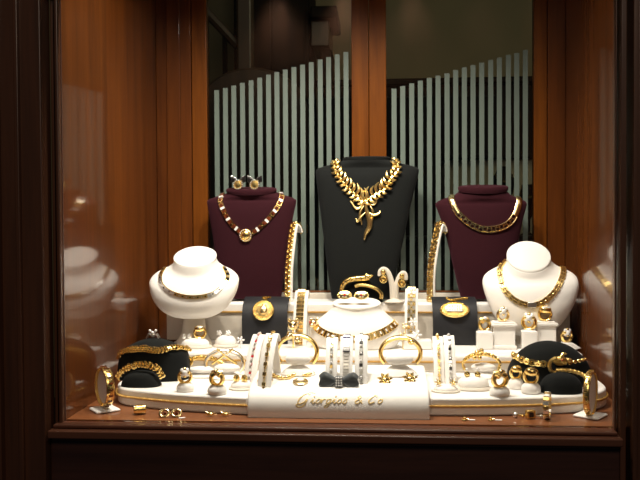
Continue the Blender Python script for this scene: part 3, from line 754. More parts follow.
ramp('narrow white ramp, rightmost of the three behind the bow brooch', 361, 384, 336, 13, .05, ['silver', 'dark', 'gem'], 'stones', br_lbl='silver and black stone bracelet on the rightmost ramp behind the bow brooch', linkw=.52)
ramp('narrow white ramp right of the sign, carrying gold squares', 439.5, 385, 337, 10.5, .055, ['gold', 'goldb'], 'dots', br_lbl='gold square-link bracelet, left of the two ramps right of the sign', linkw=.42)
ramp('narrow white ramp right of the sign, carrying a dark jewelled bracelet', 451, 385, 336, 11, .055, ['silver', 'dark', 'gem'], 'stones', br_lbl='silver and dark jewelled bracelet, right of the two ramps beyond the sign', linkw=.5)

# black rolls with medallions
def roll(lbl, x0, x1, Y, rlbl, cx, cy, rx, ry, chain, white_top=False):
    a = at(x0, 320, Y).x; b = at(x1, 320, Y).x
    t = thing('pendant_stand', lbl, 'pendant stand', ((a + b) / 2, Y, Z2))
    prof = cr([(Y - .01, Z2 + .001), (Y - .018, Z2 + .04), (Y - .014, Z2 + .075), (Y + .002, Z2 + .100), (Y + .028, Z2 + .113), (Y + .050, Z2 + .114)], 6)
    inn = [(y + .006, max(Z2 + .001, z - .005)) for y, z in prof]
    mb = MB(); mb.rings([[(x, y, z) for y, z in prof] + [(x, y, z) for y, z in inn[::-1]] for x in (a, b)]); mb.build('ramp', 'blackleather', t, bevel=.0015)
    bv = mb.bvh()
    mb = MB(); mb.box2((a + .01, Y + .02, Z2 + .001), (a + .016, Y + .026, Z2 + .10)); mb.build('prop', 'blackleather', t); mb = MB(); mb.box2((b - .016, Y + .02, Z2 + .001), (b - .01, Y + .026, Z2 + .10)); mb.build('prop', 'blackleather', t)
    k = kk(Y); h = cast([bv], cx, cy); n = h[1]
    tp = thing('pendant', rlbl, 'pendant', h[0])
    mb = MB(); mb.M = frame(h[0] + n * .0045, (1, 0, 0), n)
    mb.lathe([(1, -.004), (1.03, 0), (.98, .003), (.88, .0042), (.82, .002), (.74, .002), (.70, .0035), (.25, .0045), (.01, .0045)], n=36, sx=rx * k, sy=ry * k)
    for j in range(22): mb.ball((.9 * rx * k * cos(j * pi / 11), .9 * ry * k * sin(j * pi / 11), .0035), .0019, 6)
    med = mb.build('medallion', 'gold', tp)
    mb = MB(); mb.M = frame(h[0] + n * .0096, (1, 0, 0), n)
    if rx > 14 * 1.0:
        for j in range(6): mb.box(((-.42 + j * .17) * rx * k, .12 * ry * k, .001), (.09 * rx * k, .55 * ry * k, .003))
        mb.box((0, -.28 * ry * k, .001), (1.1 * rx * k, .10 * ry * k, .003)); mb.box((0, .48 * ry * k, .001), (.95 * rx * k, .10 * ry * k, .003))
    else:
        mb.ball((0, 0, 0), (.42 * rx * k, .46 * ry * k, .003)); mb.ball((.05 * rx * k, .42 * ry * k, 0), (.22 * rx * k, .22 * ry * k, .003))
        for j in range(9): mb.ball((.62 * rx * k * cos(j * .7 + .3), .62 * ry * k * sin(j * .7 + .3), 0), .0018, 6)
    mb.build('relief', 'silver' if rx > 14 else 'goldb', med)
    mb = MB()
    P, N = lay([bv], chain, .0025, 5)
    if len(P) > 2:
        for p, tt, n, u in resample(P, N, 2.6 * k): mb.ball(p, 1.5 * k, 6)
    mb.build('bail', 'gold', tp)
roll('small black curved pendant stand left, before the left burgundy bust', 243, 288, .482, 'round gold coin-like medallion pendant on the left black stand', 263.5, 311, 10.8, 10.4, [(266, 303), (266.5, 300), (263, 298.5), (270, 298.2)])
roll('small black curved pendant stand right, before the right burgundy bust', 432.5, 477, .482, 'oval gold medallion pendant with silver temple relief on the right black stand', 454.5, 310.6, 14.2, 8.2, [(447, 299.2), (452, 301), (458, 300), (467, 299)])

# black roll with serpent bangle behind the low bust
Yr = .535
a_ = at(344, 290, Yr); b_ = at(383, 290, Yr)
mb = MB(); R = []
for u in range(0, 9):
    ang = u / 8; pass
zc_ = Z3
t = thing('bangle_stand', 'black velvet half-round pad holding the serpent bangle behind the low middle bust', 'bangle stand', ((a_.x + b_.x) / 2, .56, zc_))
cxr = (a_.x + b_.x) / 2; hw_ = (b_.x - a_.x) / 2
mb.rings([[(cxr + hw_ * s_ * cos(a), yy, zc_ + .0008 + .052 * s_ * sin(a)) for a in [pi * j / 20 for j in range(21)]] for yy, s_ in ((.538, .86), (.541, .97), (.545, 1), (.566, 1), (.570, .9))])
mb.build('pad', 'black', t)
k = kk(.54)
t = thing('bangle', 'gold serpent bangle coiled over the black pad behind the low middle bust', 'bangle', (cxr, .535, zc_))
mb = MB()
pts = [at(x, y, .533) for x, y in cr([(341.5, 291), (343, 285), (348, 280.5), (356, 278.6), (364, 278.2), (369, 277.4)], 5)]
mb.tube(pts, [(2.3 + 1.2 * j / len(pts)) * k for j in range(len(pts))], 10)
for p in pts[::3]: mb.torus(p, 3.1 * k, .6 * k, frame(p, (0, 0, 1), (1, 0, .3)).to_3x3(), 12, 5)
pts = [at(x, y, .529) for x, y in cr([(355, 286.4), (361, 285), (369, 286), (376.5, 289), (381, 294), (380.6, 298.6)], 5)]
mb.tube(pts, [2.1 * k] * len(pts), 8); mb.build('coil', 'gold', t)
mb = MB(); p = at(367.5, 276.6, .531); mb.ball(p, (4.4 * k, 3 * k, 2.6 * k)); mb.ball(p + V((3.4 * k, -.001, .8 * k)), (2.4 * k, 2 * k, 1.5 * k)); mb.ball(p + V((-1 * k, -.002, 2.2 * k)), 1.4 * k, 8); mb.ball(p + V((1.5 * k, -.004, 1.6 * k)), .8 * k, 6)
mb.build('serpent_head', 'gold', t)
# two oval earrings on top of the low bust
for i, (px, py, lb) in enumerate(((344.5, 295, 'left'), (361.5, 295.3, 'right'))):
    Y = .415; k = kk(Y); c = at(px, py, Y); c2 = at(px, 300.0, Y)
    t = thing('earring', 'oval pale gold earring with ruby centre standing on the low bust, %s one' % lb, 'earring', c2, 'oval ruby earrings')
    mb = MB(); mb.M = frame(c, (1, 0, 0), (0, -1, .35)); mb.lathe([(.9, -.003), (1, -.001), (.95, .0015), (.7, .0025), (.4, .004), (.02, .0045)], n=20, sx=7.6 * k, sy=4.3 * k)
    for j in range(12): mb.ball((6.2 * k * cos(j * pi / 6), 4 * k * sin(j * pi / 6), .001), .0018, 6)
    mb.m = 1; mb.ball((0, 0, .004), (.0035, .0035, .002), 8); mb.m = 2
    for j in range(6): mb.ball((3 * k * cos(j * pi / 3), 2.2 * k * sin(j * pi / 3), .003), .0016, 6)
    build2(mb, 'oval', ['gold', 'red', 'gem'], t)
    mb = MB(); mb.tube([c + V((0, .002, 0)), c + V((0, .010, -.004)), V((c.x, c.y + .010, c2.z + .001))], .0015, 6); mb.build('clip', 'gold', t)
# Y-shaped stand with hanging earrings
Y = .56; k = kk(Y)
t = thing('earring_stand', 'cream Y-shaped earring stand between the black bust and the low middle bust', 'earring stand', at(394, 303, .56))
zb = Z3
cx_ = at(394, 300, Y).x; Y = .542
mb = MB(); mb.lathe([(10 * k, .0008), (10 * k, .003), (8 * k, .005), (2.4 * k, .010), (2 * k, .012)], (cx_, Y, zb), 28, sy=.8); mb.build('base', 'cream', t)
for pix in ([(393.2, 299), (392.5, 288), (391, 280), (388, 272), (383.5, 268.8), (379.8, 271.5), (379.6, 276)], [(395.2, 299), (396, 288), (399, 278), (402.5, 273), (405.6, 274.5), (406, 280)]):
    P = [at(x, y, Y) for x, y in cr(pix, 6)]; n = len(P); mb = MB()
    mb.tube(P, [(3.2 - 1.4 * min(1, j / n * 1.2)) * k for j in range(n)], 8, upv=V((0, -1, 0)), flat=.5); mb.build('arm', 'cream', t)
for px, py, lb in ((383.2, 277.5, 'left'), (401.8, 281.5, 'right')):
    c = at(px, py, Y - .008)
    t = thing('earring', 'gold double-drop earring hanging from the %s arm of the Y-shaped stand' % lb, 'earring', c, 'gold drop earrings')
    mb = MB(); Rm = frame(c, (1, 0, 0), (0, -1, 0)).to_3x3()
    mb.ball(c + V((0, 0, 5.5 * k)), (2.4 * k, 1.4 * k, 2.4 * k)); mb.build('stud', 'gold', t)
    mb = MB(); mb.torus(c + V((0, 0, -1.4 * k)), 2.9 * k, 1.2 * k, Rm, 18, 8, sy=1.15); mb.ball(c + V((0, 0, -1.4 * k)), (1.9 * k, .002, 2.2 * k)); mb.ball(c + V((0, 0, 2.2 * k)), 1.5 * k, 8); mb.build('drop', 'gold', t)

# ================================================================ RINGS AND PODS
def pod(lbl, px, pyb, hw, h, cat='ring stand', name='ring_stand', oval_=.85, mat='white', group=None, skirt=False):
    b0, _ = drop(px, pyb); k = kk(b0.y); b0 = b0 + V((0, hw * k * oval_, 0)) if True else b0
    k = kk(b0.y)
    # surface below the centre
    z = b0.z
    t = thing(name, lbl, cat, b0 + V((0, 0, .0006)), group); w_ = hw * k; H = h * k
    mb = MB()
    mb.lathe([(w_ * .86, .0008), (w_ * .98, H * .15), (w_, H * .4), (w_ * .93, H * .66), (w_ * .72, H * .88), (w_ * .45, H * .98), (w_ * .1, H)], b0, 28, sy=oval_)
    mb.build('pad', mat, t)
    if skirt:
        mb = MB(); mb.lathe([(w_ * 1.16, .0006), (w_ * 1.2, .003), (w_ * 1.12, H * .14 + .002), (w_ * .97, H * .16 + .002)], b0, 28, sy=oval_); mb.build('base', 'cream', t)
    return b0, k, b0.z + H
def ring(lbl, x, y, z, R, mats=('gold', 'gem'), style='dome', yaw=0, th=.30, wide=1.25):
    """finger ring standing upright, its lowest point at z"""
    t = thing('ring', lbl, 'ring', (x, y, z))
    Rm = Matrix.Rotation(yaw, 3, 'Z') @ Matrix.Rotation(pi / 2, 3, 'X')
    c = V((x, y, z + R * (1 + th * .5))); mb = MB(); mb.torus(c, R, R * th, Rm, 22, 8, flat=wide * 1.4)
    mb.build('band', mats[0], t)
    mb = MB(); tp = c + V((0, -R * .25, R * .80))
    X = Matrix.Rotation(yaw, 3, 'Z')
    if style == 'dome':
        mb.ball(tp, (R * 1.05, R * .8, R * .7), 12, X); mb.m = 1
        for j in range(9):
            a = j * 2.4; rr = sqrt((j + .5) / 9) * R * .6; mb.ball(tp + X @ V((cos(a) * rr, -abs(sin(a)) * rr * .8 - R * .25, R * .5 * sqrt(max(0, 1 - (rr / R / .8) ** 2)))), R * .17, 6)
    elif style == 'cluster':
        for j in range(8):
            mb.m = j % 2; a = j * pi / 4; mb.ball(tp + X @ V((cos(a) * R * .55, -.2 * R, sin(a) * R * .5 + R * .05)), R * .42, 8)
        mb.m = 1; mb.ball(tp + X @ V((0, -R * .45, R * .05)), R * .5, 8)
    elif style == 'cross':
        mb.M = frame(tp, X @ V((1, 0, .2)), X @ V((0, -.5, 1)))
        for s_ in (1, -1): mb.tube([V((-R * .75, -R * .4 * s_, 0)), V((0, 0, R * .3)), V((R * .75, R * .4 * s_, 0))], R * .4, 8)
        mb.m = 1; mb.ball((0, 0, R * .45), R * .45, 8)
    elif style == 'solitaire':
        mb.m = 1; mb.lathe([(.02 * R, -R * .1), (R * .5, R * .35), (R * .42, R * .5), (R * .25, R * .56)], tp, 10); mb.m = 0
        for j in range(4): mb.tube([tp + V((0, 0, -R * .15)), tp + V((cos(j * pi / 2 + .7) * R * .5, sin(j * pi / 2 + .7) * R * .5, R * .45))], R * .07, 5)
    build2(mb, 'setting', list(mats), t)
    return t
GG = ('gold', 'goldb'); GS = ('gold', 'gem'); SG = ('silver', 'gem')
def ringpod(plbl, rlbl, px, pyb, hw, h, Rpx, **kw):
    b0, k, zt_ = pod(plbl, px, pyb, hw, h)
    ring(rlbl, b0.x, b0.y - hw * k * .1, zt_ - Rpx * k * .25, Rpx * k, **kw)
    return b0
# left front ring pods
ringpod('small white ring cushion nearest the small black dome, left front', 'gold and stone cluster ring on the white cushion beside the small black dome', 183.5, 393, 9, 9.5, 6, mats=GS, style='cluster', yaw=.3)
ringpod('white ring cushion left of the two-stud cushion, front row', 'wide ribbed gold ring on the white cushion left of the two-stud cushion', 215.5, 396, 10, 10, 6.5, mats=GG, style='cross', yaw=-.3, wide=1.4)
# right front ring pods
ringpod('grey-white ring cushion, leftmost of the three left of the right domes', 'chunky twisted gold ring, leftmost of three in front of the large right dome', 501, 398, 10.2, 10, 7, mats=GG, style='cross', yaw=.4, wide=1.3)
ringpod('white ring cushion, middle and hindmost of the three by the right domes', 'gold ball-topped ring, middle and hindmost of three before the large right dome', 517, 390, 7.5, 11, 5.2, mats=GG, style='dome', yaw=.2)
ringpod('white ring cushion, rightmost of the three by the right domes', 'plain thick gold dome ring, rightmost of three before the large right dome', 532.5, 395, 9.6, 11, 6.4, mats=GG, style='dome', yaw=-.2, wide=1.3, th=.28)
# earring pads
def studs(px1, px2, b0, k, zt_, lbl, mats, style, r):
    for px, lb in ((px1, 'left'), (px2, 'right')):
        x = at(px, 380, b0.y - .006).x; y = b0.y - .006; z = zt_ - .001
        t = thing('earring', lbl % lb, 'earring', (x, y, z)); mb = MB()
        if style == 'hoop':
            mb.lathe([(r * .6, 0), (r * .95, r * .5), (r, r * 1.2), (r * .7, r * 1.9), (r * .1, r * 2.1)], (x, y, z), 14, sy=.8)
            mb.m = 1; mb.box((x, y - r * .8, z + r * 1.1), (r * .3, r * .2, r * 1.8))
        elif style == 'gem':
            for j in range(5): mb.m = 1; mb.ball((x + cos(j * 1.257) * r * .55, y, z + r + sin(j * 1.257) * r * .55), r * .45, 8)
            mb.m = 0; mb.ball((x, y - r * .3, z + r), r * .4, 8)
        elif style == 'drop':
            mb.ball((x, y, z + r * .9), (r * .95, r * .8, r)); mb.torus((x, y - r * .3, z + r * .9), r * .8, r * .25, Matrix.Rotation(pi / 2, 3, 'X'), 14, 6)
            mb.m = 1; mb.ball((x, y - .001, z + r * 2.6), (r * .55, r * .5, r * .6), 8)
        elif style == 'star':
            for j in range(6): 
                a = j * pi / 3; mb.tube([V((x, y - .002, z + r)), V((x + cos(a) * r * 1.2, y, z + r + sin(a) * r * 1.2))], [r * .32, r * .08], 6)
            mb.m = 1; mb.ball((x, y - .003, z + r), r * .35, 8)
        build2(mb, 'ornament', list(mats), t)
        mb = MB(); mb.tube([(x, y + .001, z + r * .8), (x, y + .005, z + r * .4), (x, y + .005, z - .0005)], .0008, 5); mb.build('post', mats[0], t)
b0, k, zt_ = pod('white oval earring cushion holding two gold barrel studs, left front row', 240, 391, 11, 9, 'earring stand', 'earring_stand', .8, skirt=True)
studs(236.5, 244.5, b0, k, zt_, 'ribbed gold barrel stud earring in the left front row, %s of its pair', ('gold', 'goldd'), 'hoop', 3.3 * k)
b0, k, zt_ = pod('white oval earring cushion with two gold star studs, right of the sign', 446.5, 393.5, 12, 7, 'earring stand', 'earring_stand', .75, skirt=True)
studs(438.5, 453.5, b0, k, zt_, 'gold star stud earring right of the sign, %s of its pair', ('gold', 'goldb'), 'star', 3.6 * k)
b0, k, zt_ = pod('largest white oval earring cushion at right front, below the coiled bangle', 474.5, 391.5, 15.5, 13.5, 'earring stand', 'earring_stand', .7, skirt=True)
studs(467, 477.5, b0, k, zt_, 'gold ball drop earring with clear stone on the large oval cushion, %s of its pair', ('gold', 'gem'), 'drop', 2.8 * k)
b0, k, zt_ = pod('white cushion right of the ring cushion, below the left white bust, with two stone studs', 224.3, 348, 10.8, 12, 'earring stand', 'earring_stand', .7, skirt=True)
studs(219.5, 228.5, b0, k, zt_, 'pale stone-set stud earring below the left white bust, %s of its pair', ('silver', 'gem'), 'gem', 3 * k)
b0, k, zt_ = pod('wide white cushion below the left white bust, with a gold ring and silver studs', 193.5, 349, 14.5, 10, 'earring stand', 'earring_stand', .6, skirt=True)
ring('open gold ring on the wide white cushion below the left white bust', at(200, 330, b0.y).x, b0.y, zt_ - .002, 5.4 * k, GS, 'dome', .2)
studs(184.5, 189.8, b0, k, zt_, 'white square silver stud on the wide cushion below the left white bust, %s of two', ('silver', 'gem'), 'hoop', 2.6 * k)

# pedestals with rings on the middle tier, right
def pedestal(lbl, px, pyb, w_, pyt, Yc, style='cap'):
    x = at(px, pyb, Yc).x; k = kk(Yc); H = zat(px, pyt, Yc) - Z2; hw = w_ * k / 2
    t = thing('ring_pedestal', lbl, 'pedestal', (x, Yc, Z2))
    mb = MB(); mb.box2((x - hw * .85, Yc - hw * .7, Z2 + .0008), (x + hw * .85, Yc + hw * .7, Z2 + H * .86)); mb.build('shaft', 'white', t, bevel=.0015)
    if style == 'cap':
        mb = MB(); mb.box2((x - hw, Yc - hw * .85, Z2 + H * .86), (x + hw, Yc + hw * .85, Z2 + H * .95)); mb.box2((x - hw * .8, Yc - hw * .68, Z2 + H * .95), (x + hw * .8, Yc + hw * .68, Z2 + H)); mb.build('cornice', 'white', t, bevel=.0012)
        mb = MB(); mb.box2((x - hw * .95, Yc - hw * .8, Z2 + .001), (x + hw * .95, Yc + hw * .8, Z2 + H * .14)); mb.build('plinth', 'white', t, bevel=.0012)
    else:
        mb = MB(); z0_ = Z2 + H * .86
        mb.rings([[(x + sx * hw * s_, Yc + sy * hw * .82 * s_, z) for sx, sy in ((-1, -1), (1, -1), (1, 1), (-1, 1))] for s_, z in ((.85, z0_), (.85, z0_ + H * .04), (.4, Z2 + H))]); mb.build('sloped_top', 'white', t, bevel=.0012)
    return x, Yc, Z2 + H, k
x, y, z, k = pedestal('low white block pedestal at the left end of the row before the right white bust', 484.5, 345, 18, 330, .425, 'slope')
ring('dark-and-gold knot ring on the low block at the left of the pedestal row', x, y, z - .0015, 5.2 * k, ('goldd', 'gem'), 'cross', .3, .3)
x, y, z, k = pedestal('tall white column pedestal with cornice, second from left before the right white bust', 503, 341, 25, 321.5, .437)
ring('pale pink-gold ring on the tall pedestal second from left', x, y, z + .0006, 5.2 * k, ('goldb', 'gem'), 'cluster', .1, .3)
x, y, z, k = pedestal('slim white pedestal with sloped top, third from left before the right white bust', 529, 346, 17, 329, .422, 'slope')
ring('broad woven gold ring on the slim sloped pedestal', x, y, z - .0015, 6 * k, GS, 'cluster', -.3, .34)
x, y, z, k = pedestal('tall white pedestal with cornice, rightmost before the right white bust', 545, 341, 22, 321, .440)
ring('large gold ring with clear stone on the rightmost tall pedestal', x, y, z + .0006, 5.8 * k, GS, 'dome', 0, .26)
# slanted stand at far right, behind the dome
Y = .42; k = kk(Y); c = at(570, 346, Y)
t = thing('ring_stand', 'white slanted ring stand behind the large right dome, near the wood wall', 'ring stand', (c.x, Y, Z2))
mb = MB(); zt_ = zat(566, 342, Y); x0_ = at(561, 342, Y).x; x1_ = at(573, 346, Y).x
mb.rings([[V((x0_, yy, Z2 + .001)), V((x0_ + .028, yy, Z2 + .001)), V((x1_ + .018, yy, Z2 + .004)), V((x1_ - .002, yy, zt_ - .001)), V((x0_ + .002, yy, zt_))] for yy in (Y - .012, Y + .012)]); mb.build('block', 'white', t, bevel=.002)
ring('gold stone-set ring on the slanted stand behind the large right dome', at(566.5, 338, Y).x, Y, zt_ - .0005, 5.0 * k, GS, 'cluster', .3, .3)
# stepped stand with flower jewels in the middle right
Y = .462; k = kk(Y)
xa, xb = at(384, 340, Y).x, at(431, 340, Y).x
t = thing('jewel_riser', 'stepped white riser right of the low middle bust, under a cluster of stone jewels', 'display riser', ((xa + xb) / 2, .43, Z2))
mb = MB(); mb.box2((at(402, 340, .43).x, .40, Z2 + .0008), (at(431, 340, .43).x, .437, Z2 + .022)); mb.build('low_step', 'white', t, bevel=.002)
mb = MB(); mb.box2((at(402, 340, .41).x, .404, Z2 + .0225), (at(418, 340, .41).x, .432, Z2 + .034)); mb.build('high_step', 'white', t, bevel=.002)
def flower(lbl, px, py, Y, rpx, mats, npet=6, zs=None, name='brooch', cat='brooch', stem=None):
    k = kk(Y); c = at(px, py, Y); r = rpx * k
    t = thing(name, lbl, cat, (c.x, c.y, c.z - r) if stem is None else (c.x, c.y, stem))
    mb = MB(); mb.M = frame(c, (1, 0, 0), (0, -1, .3))
    for j in range(npet):
        a = 2 * pi * j / npet; mb.ball((cos(a) * r * .6, sin(a) * r * .6, 0), (r * .42, r * .24, r * .16), 8, Matrix.Rotation(a, 3, 'Z'))
    mb.m = 1; mb.ball((0, 0, r * .15), r * .28, 8); build2(mb, 'petals', list(mats), t, 'centre')
    if stem is not None:
        mb = MB(); mb.tube([V((c.x, c.y + .002, stem + .0006)), V((c.x, c.y + .002, c.z))], .0012, 6); mb.build('pin', mats[0], t)
zs_ = Z2 + .034
flower('clear-stone flower jewel, uppermost of the cluster right of the low bust', 413, 322, .412, 5, ('gem', 'silver'), stem=zs_)
flower('clear-stone flower jewel on the right of the cluster by the right black stand', 417, 335, .406, 5.4, ('gem', 'silver'), 5, stem=zs_ - .0005)
flower('gold and stone flower jewel, left upper one of the cluster', 405.5, 326, .415, 4.2, ('goldb', 'gem'), 5, stem=zs_)
flower('gold flower jewel lowest of the cluster, just above the right panther bangle', 403, 336, .398, 4.2, ('gold', 'gem'), 5, stem=Z2 + .0005)
# panther ring in front of the bracelet stand on the left
def pantherpin(lbl, px, py, Y, r):
    k = kk(Y); c = at(px, py, Y); base = Z2 if Y > .335 else Z1
    t = thing('panther_pin', lbl, 'brooch', (c.x, c.y, base))
    mb = MB(); panther(mb, c, r * k); build2(mb, 'panther_head', ['goldb', 'dark', 'gem'], t)
    mb = MB(); mb.tube([V((c.x, c.y + .003, base + .001)), c + V((0, .003, 0))], .0022, 8); mb.build('pin', 'gold', t)
pantherpin('gold panther head jewel standing before the brick-link bracelet', 293, 325, .412, 6.2)

# ================================================================ BANGLES ON WHITE SADDLES
def saddle(lbl, px, pyb, hw, hcup, py_cup):
    b0, _ = drop(px, pyb); k = kk(b0.y); b0 = b0 + V((0, hw * k * .3, 0)); k = kk(b0.y)
    t = thing('bangle_stand', lbl, 'bangle stand', b0 + V((0, 0, .0005))); H = zat(px, py_cup, b0.y) - b0.z
    Hn = H * .60; Ht = H + hcup * k * .35
    mb = MB(); mb.lathe([(hw * k * .95, .0006), (hw * k, .003), (hw * k * .84, Hn * .45), (hw * k * .5, Hn * .85), (hw * k * .34, Hn)], b0, 28, sy=.5); mb.build('base', 'white', t)
    mb = MB(); mb.ball(b0 + V((0, 0, Hn + (Ht - Hn) * .52)), (hw * k * .72, hw * k * .36, (Ht - Hn) * .56), 28); mb.build('cup', 'white', t)
    return b0
def bangle(lbl, cx, cy, hw, hh, Y, r, mats, a0, a1, style='plain', lean=.35, two=False, ends=True):
    k = kk(Y); pts = []
    for j in range(49):
        a = radians(a0 + (a1 - a0) * j / 48); p = at(cx + hw * cos(a), cy, Y); z = sin(a) * hh * k
        pts.append(at(cx + hw * cos(a), cy - hh * sin(a), Y + .010 + lean * z * .5 + (.006 * cos(a) if two else 0)))
    lo_ = min(pts, key=lambda q: q.z)
    t = thing('bangle', lbl, 'bangle', (at(cx, cy, Y).x, Y, lo_.z - r * k))
    mb = MB(); mb.tube(pts, r * k, 10, upv=V((0, -1, 0)), flat=1.5)
    if style == 'rope':
        mb = MB(); rope(mb, pts, r * k * 1.1, .010)
    mb.build('hoop', mats[0], t)
    if two:
        mb = MB(); mb.tube([p + V((0, -.008, .001)) for p in pts], r * k * .6, 8); mb.build('second_hoop', mats[1], t)
    return t, pts, k
saddle('white saddle stand of the leftmost bangle, behind the cluster ring cushion', 201, 378, 20, 10, 370)
t, pts, k = bangle('gold bangle with round medallion end, leftmost, beside the left black dome', 203, 372, 23, 15, .275, 2.2, ('gold', 'goldb'), 15, 168, 'rope')
mb = MB(); c = at(188, 361.5, .268); mb.M = frame(c, (1, 0, 0), (0, -1, .2)); mb.lathe([(5.2 * k, -.002), (5.6 * k, 0), (4.8 * k, .002), (3.4 * k, .001), (3.2 * k, .003), (.1 * k, .0035)], n=22); mb.build('medallion', 'gold', t)
saddle('white saddle stand of the crossed two-tone bangle', 226, 380, 19, 11, 368)
t, pts, k = bangle('wide two-tone crossed bangle with clear stones, below the two-stud cushion', 224.5, 363.5, 18.8, 13, .255, 2.0, ('goldb', 'silver'), -38, 218, 'plain', two=True)
mb = MB()
for q in ((212, 364, 233, 349), (237, 364, 217, 349)):
    a = at(q[0], q[1], .25); b = at(q[2], q[3], .25); mb.m = 0; mb.tube([a, (a + b) / 2 + V((0, -.005, 0)), b], 1.2 * k, 8)
mb.m = 1
for j in range(7): mb.ball(at(219 + j * 2.2, 352.5 + (j % 2) * 2.4, .243), 1.2 * k, 6)
for j in range(6): mb.ball(at(221.5 + (j % 3) * 2.4, 368 + (j // 3) * 2.6, .243), 1.3 * k, 6)
mb.build('cross_ornament', ['gold', 'gem'], t)
saddle('white saddle stand of the panther bangle left of the sign centre', 297.5, 376, 18, 12, 358)
t, pts, k = bangle('round gold bangle with two panther heads meeting, left of the low middle bust', 297, 352, 20, 16.5, .270, 2.4, ('gold', 'gold'), -40, 220)
mb = MB(); panther(mb, at(289.8, 335.5, .262), 3.9 * k, (-.4, -1, 0)); build2(mb, 'panther_head', ['goldb', 'dark', 'gem'], t)
mb = MB(); panther(mb, at(297.5, 339.5, .258), 3.4 * k, (.3, -1, 0)); build2(mb, 'panther_head', ['goldb', 'dark', 'gem'], t)
saddle('white saddle stand of the bangle right of the low middle bust', 399.5, 377, 19, 12, 358)
t, pts, k = bangle('oval gold bangle with dark studs, right of the low middle bust', 400.5, 353, 20, 15.5, .270, 2.4, ('gold', 'gold'), -40, 220)
mb = MB()
for j in range(8):
    p = pts[6 + j * 2] + V((0, -.0045, .001)); mb.m = j % 2; mb.ball(p, 1.15 * k, 6)
mb.build('stones', ['dark', 'gem'], t)
mb = MB(); panther(mb, at(411, 342, .262), 3.4 * k, (.4, -1, 0)); build2(mb, 'panther_head', ['gold', 'dark', 'gem'], t)
saddle('white saddle stand of the coiled bangle behind the large oval cushion', 484, 379, 17, 10, 367)
t, pts, k = bangle('coiled rope-textured gold bangle with knob ends, behind the large oval cushion', 481.5, 364.5, 18.5, 10.5, .262, 1.9, ('gold', 'gold'), -25, 205, 'rope')
mb = MB()
for px, py in ((477, 352), (481.5, 350.5), (474.5, 357.5), (479.5, 357.8)): mb.ball(at(px, py, .258), 2.4 * k, 10)
mb.build('knob', 'gold', t)

# hoop bangles on square feet at the two ends
def hoopstand(side, px, pyb, cx, cy, hh, yaw, lbl1, lbl2, wide=.016):
    b0, _ = drop(px, pyb); k = kk(b0.y); Y = b0.y + .02
    x = at(cx, cy, Y).x; zc = at(cx, cy, Y).z; R_ = hh * kk(Y)
    t = thing('bangle_stand', lbl1, 'bangle stand', (x, Y, .0005))
    mb = MB(); Rz = Matrix.Rotation(radians(38 * side), 3, 'Z'); hw = .0245
    mb.rings([[V((x, Y, z)) + Rz @ V((a * hw * s_, b * hw * s_, 0)) for a, b in ((-1, -1), (1, -1), (1, 1), (-1, 1))] for s_, z in ((1, .0008), (1, .004), (.9, .0055))]); mb.build('foot', 'white', t, bevel=.001)
    Rm = Matrix.Rotation(yaw, 3, 'Z') @ Matrix.Rotation(pi / 2, 3, 'X')
    mb = MB(); c = V((x, Y, zc)); Ri = R_ - .004
    mb.lathe([(Ri * .3, -.003), (Ri * .97, -.003), (Ri * .99, 0), (Ri * .97, .003), (Ri * .3, .003)], c, 36, Rm=Rm)
    mb.build('disc', 'white', t)
    mb = MB(); mb.box((x, Y, (zc - R_ + .005) / 2), (.006, .010, zc - R_ - .001 + .002 - .002 if zc - R_ > .008 else .004)); mb.build('stem', 'white', t)
    t = thing('bangle', lbl2, 'bangle', (x, Y, zc - R_))
    mb = MB(); n = 40; h = wide / 2
    prof = [(R_ - .0025, -h), (R_ - .0005, -h * .95), (R_ + .001, -h * .5), (R_ + .0015, 0), (R_ + .001, h * .5), (R_ - .0005, h * .95), (R_ - .0025, h), (R_ - .003, 0)]
    RR = []
    for j in range(n):
        a = 2 * pi * j / n
        RR.append([c + Rm @ V((r * cos(a), r * sin(a), z)) for r, z in prof])
    mb.rings(RR, loop=True); mb.build('band', 'gold', t)
    mb = MB()
    for j in range(20):
        a = 2 * pi * j / 20; mb.box(c + Rm @ V(((R_ + .0016) * cos(a), (R_ + .0016) * sin(a), 0)), (.002, .0032, wide * .55), Rm @ Matrix.Rotation(a, 3, 'Z'))
    mb.build('panels', 'tort' if side > 0 else 'goldd', t)
hoopstand(1, 109, 413, 104.5, 386.5, 20.0, radians(-52), 'white diamond-footed stand holding an upright bangle at the left end of the wooden ledge', 'wide gold bangle with brown panels standing upright at the far left')
hoopstand(-1, 588, 419, 590.5, 393, 21.5, radians(64), 'white diamond-footed stand holding an upright bangle at the right end of the wooden ledge', 'slim old-gold bangle standing upright at the far right', .012)

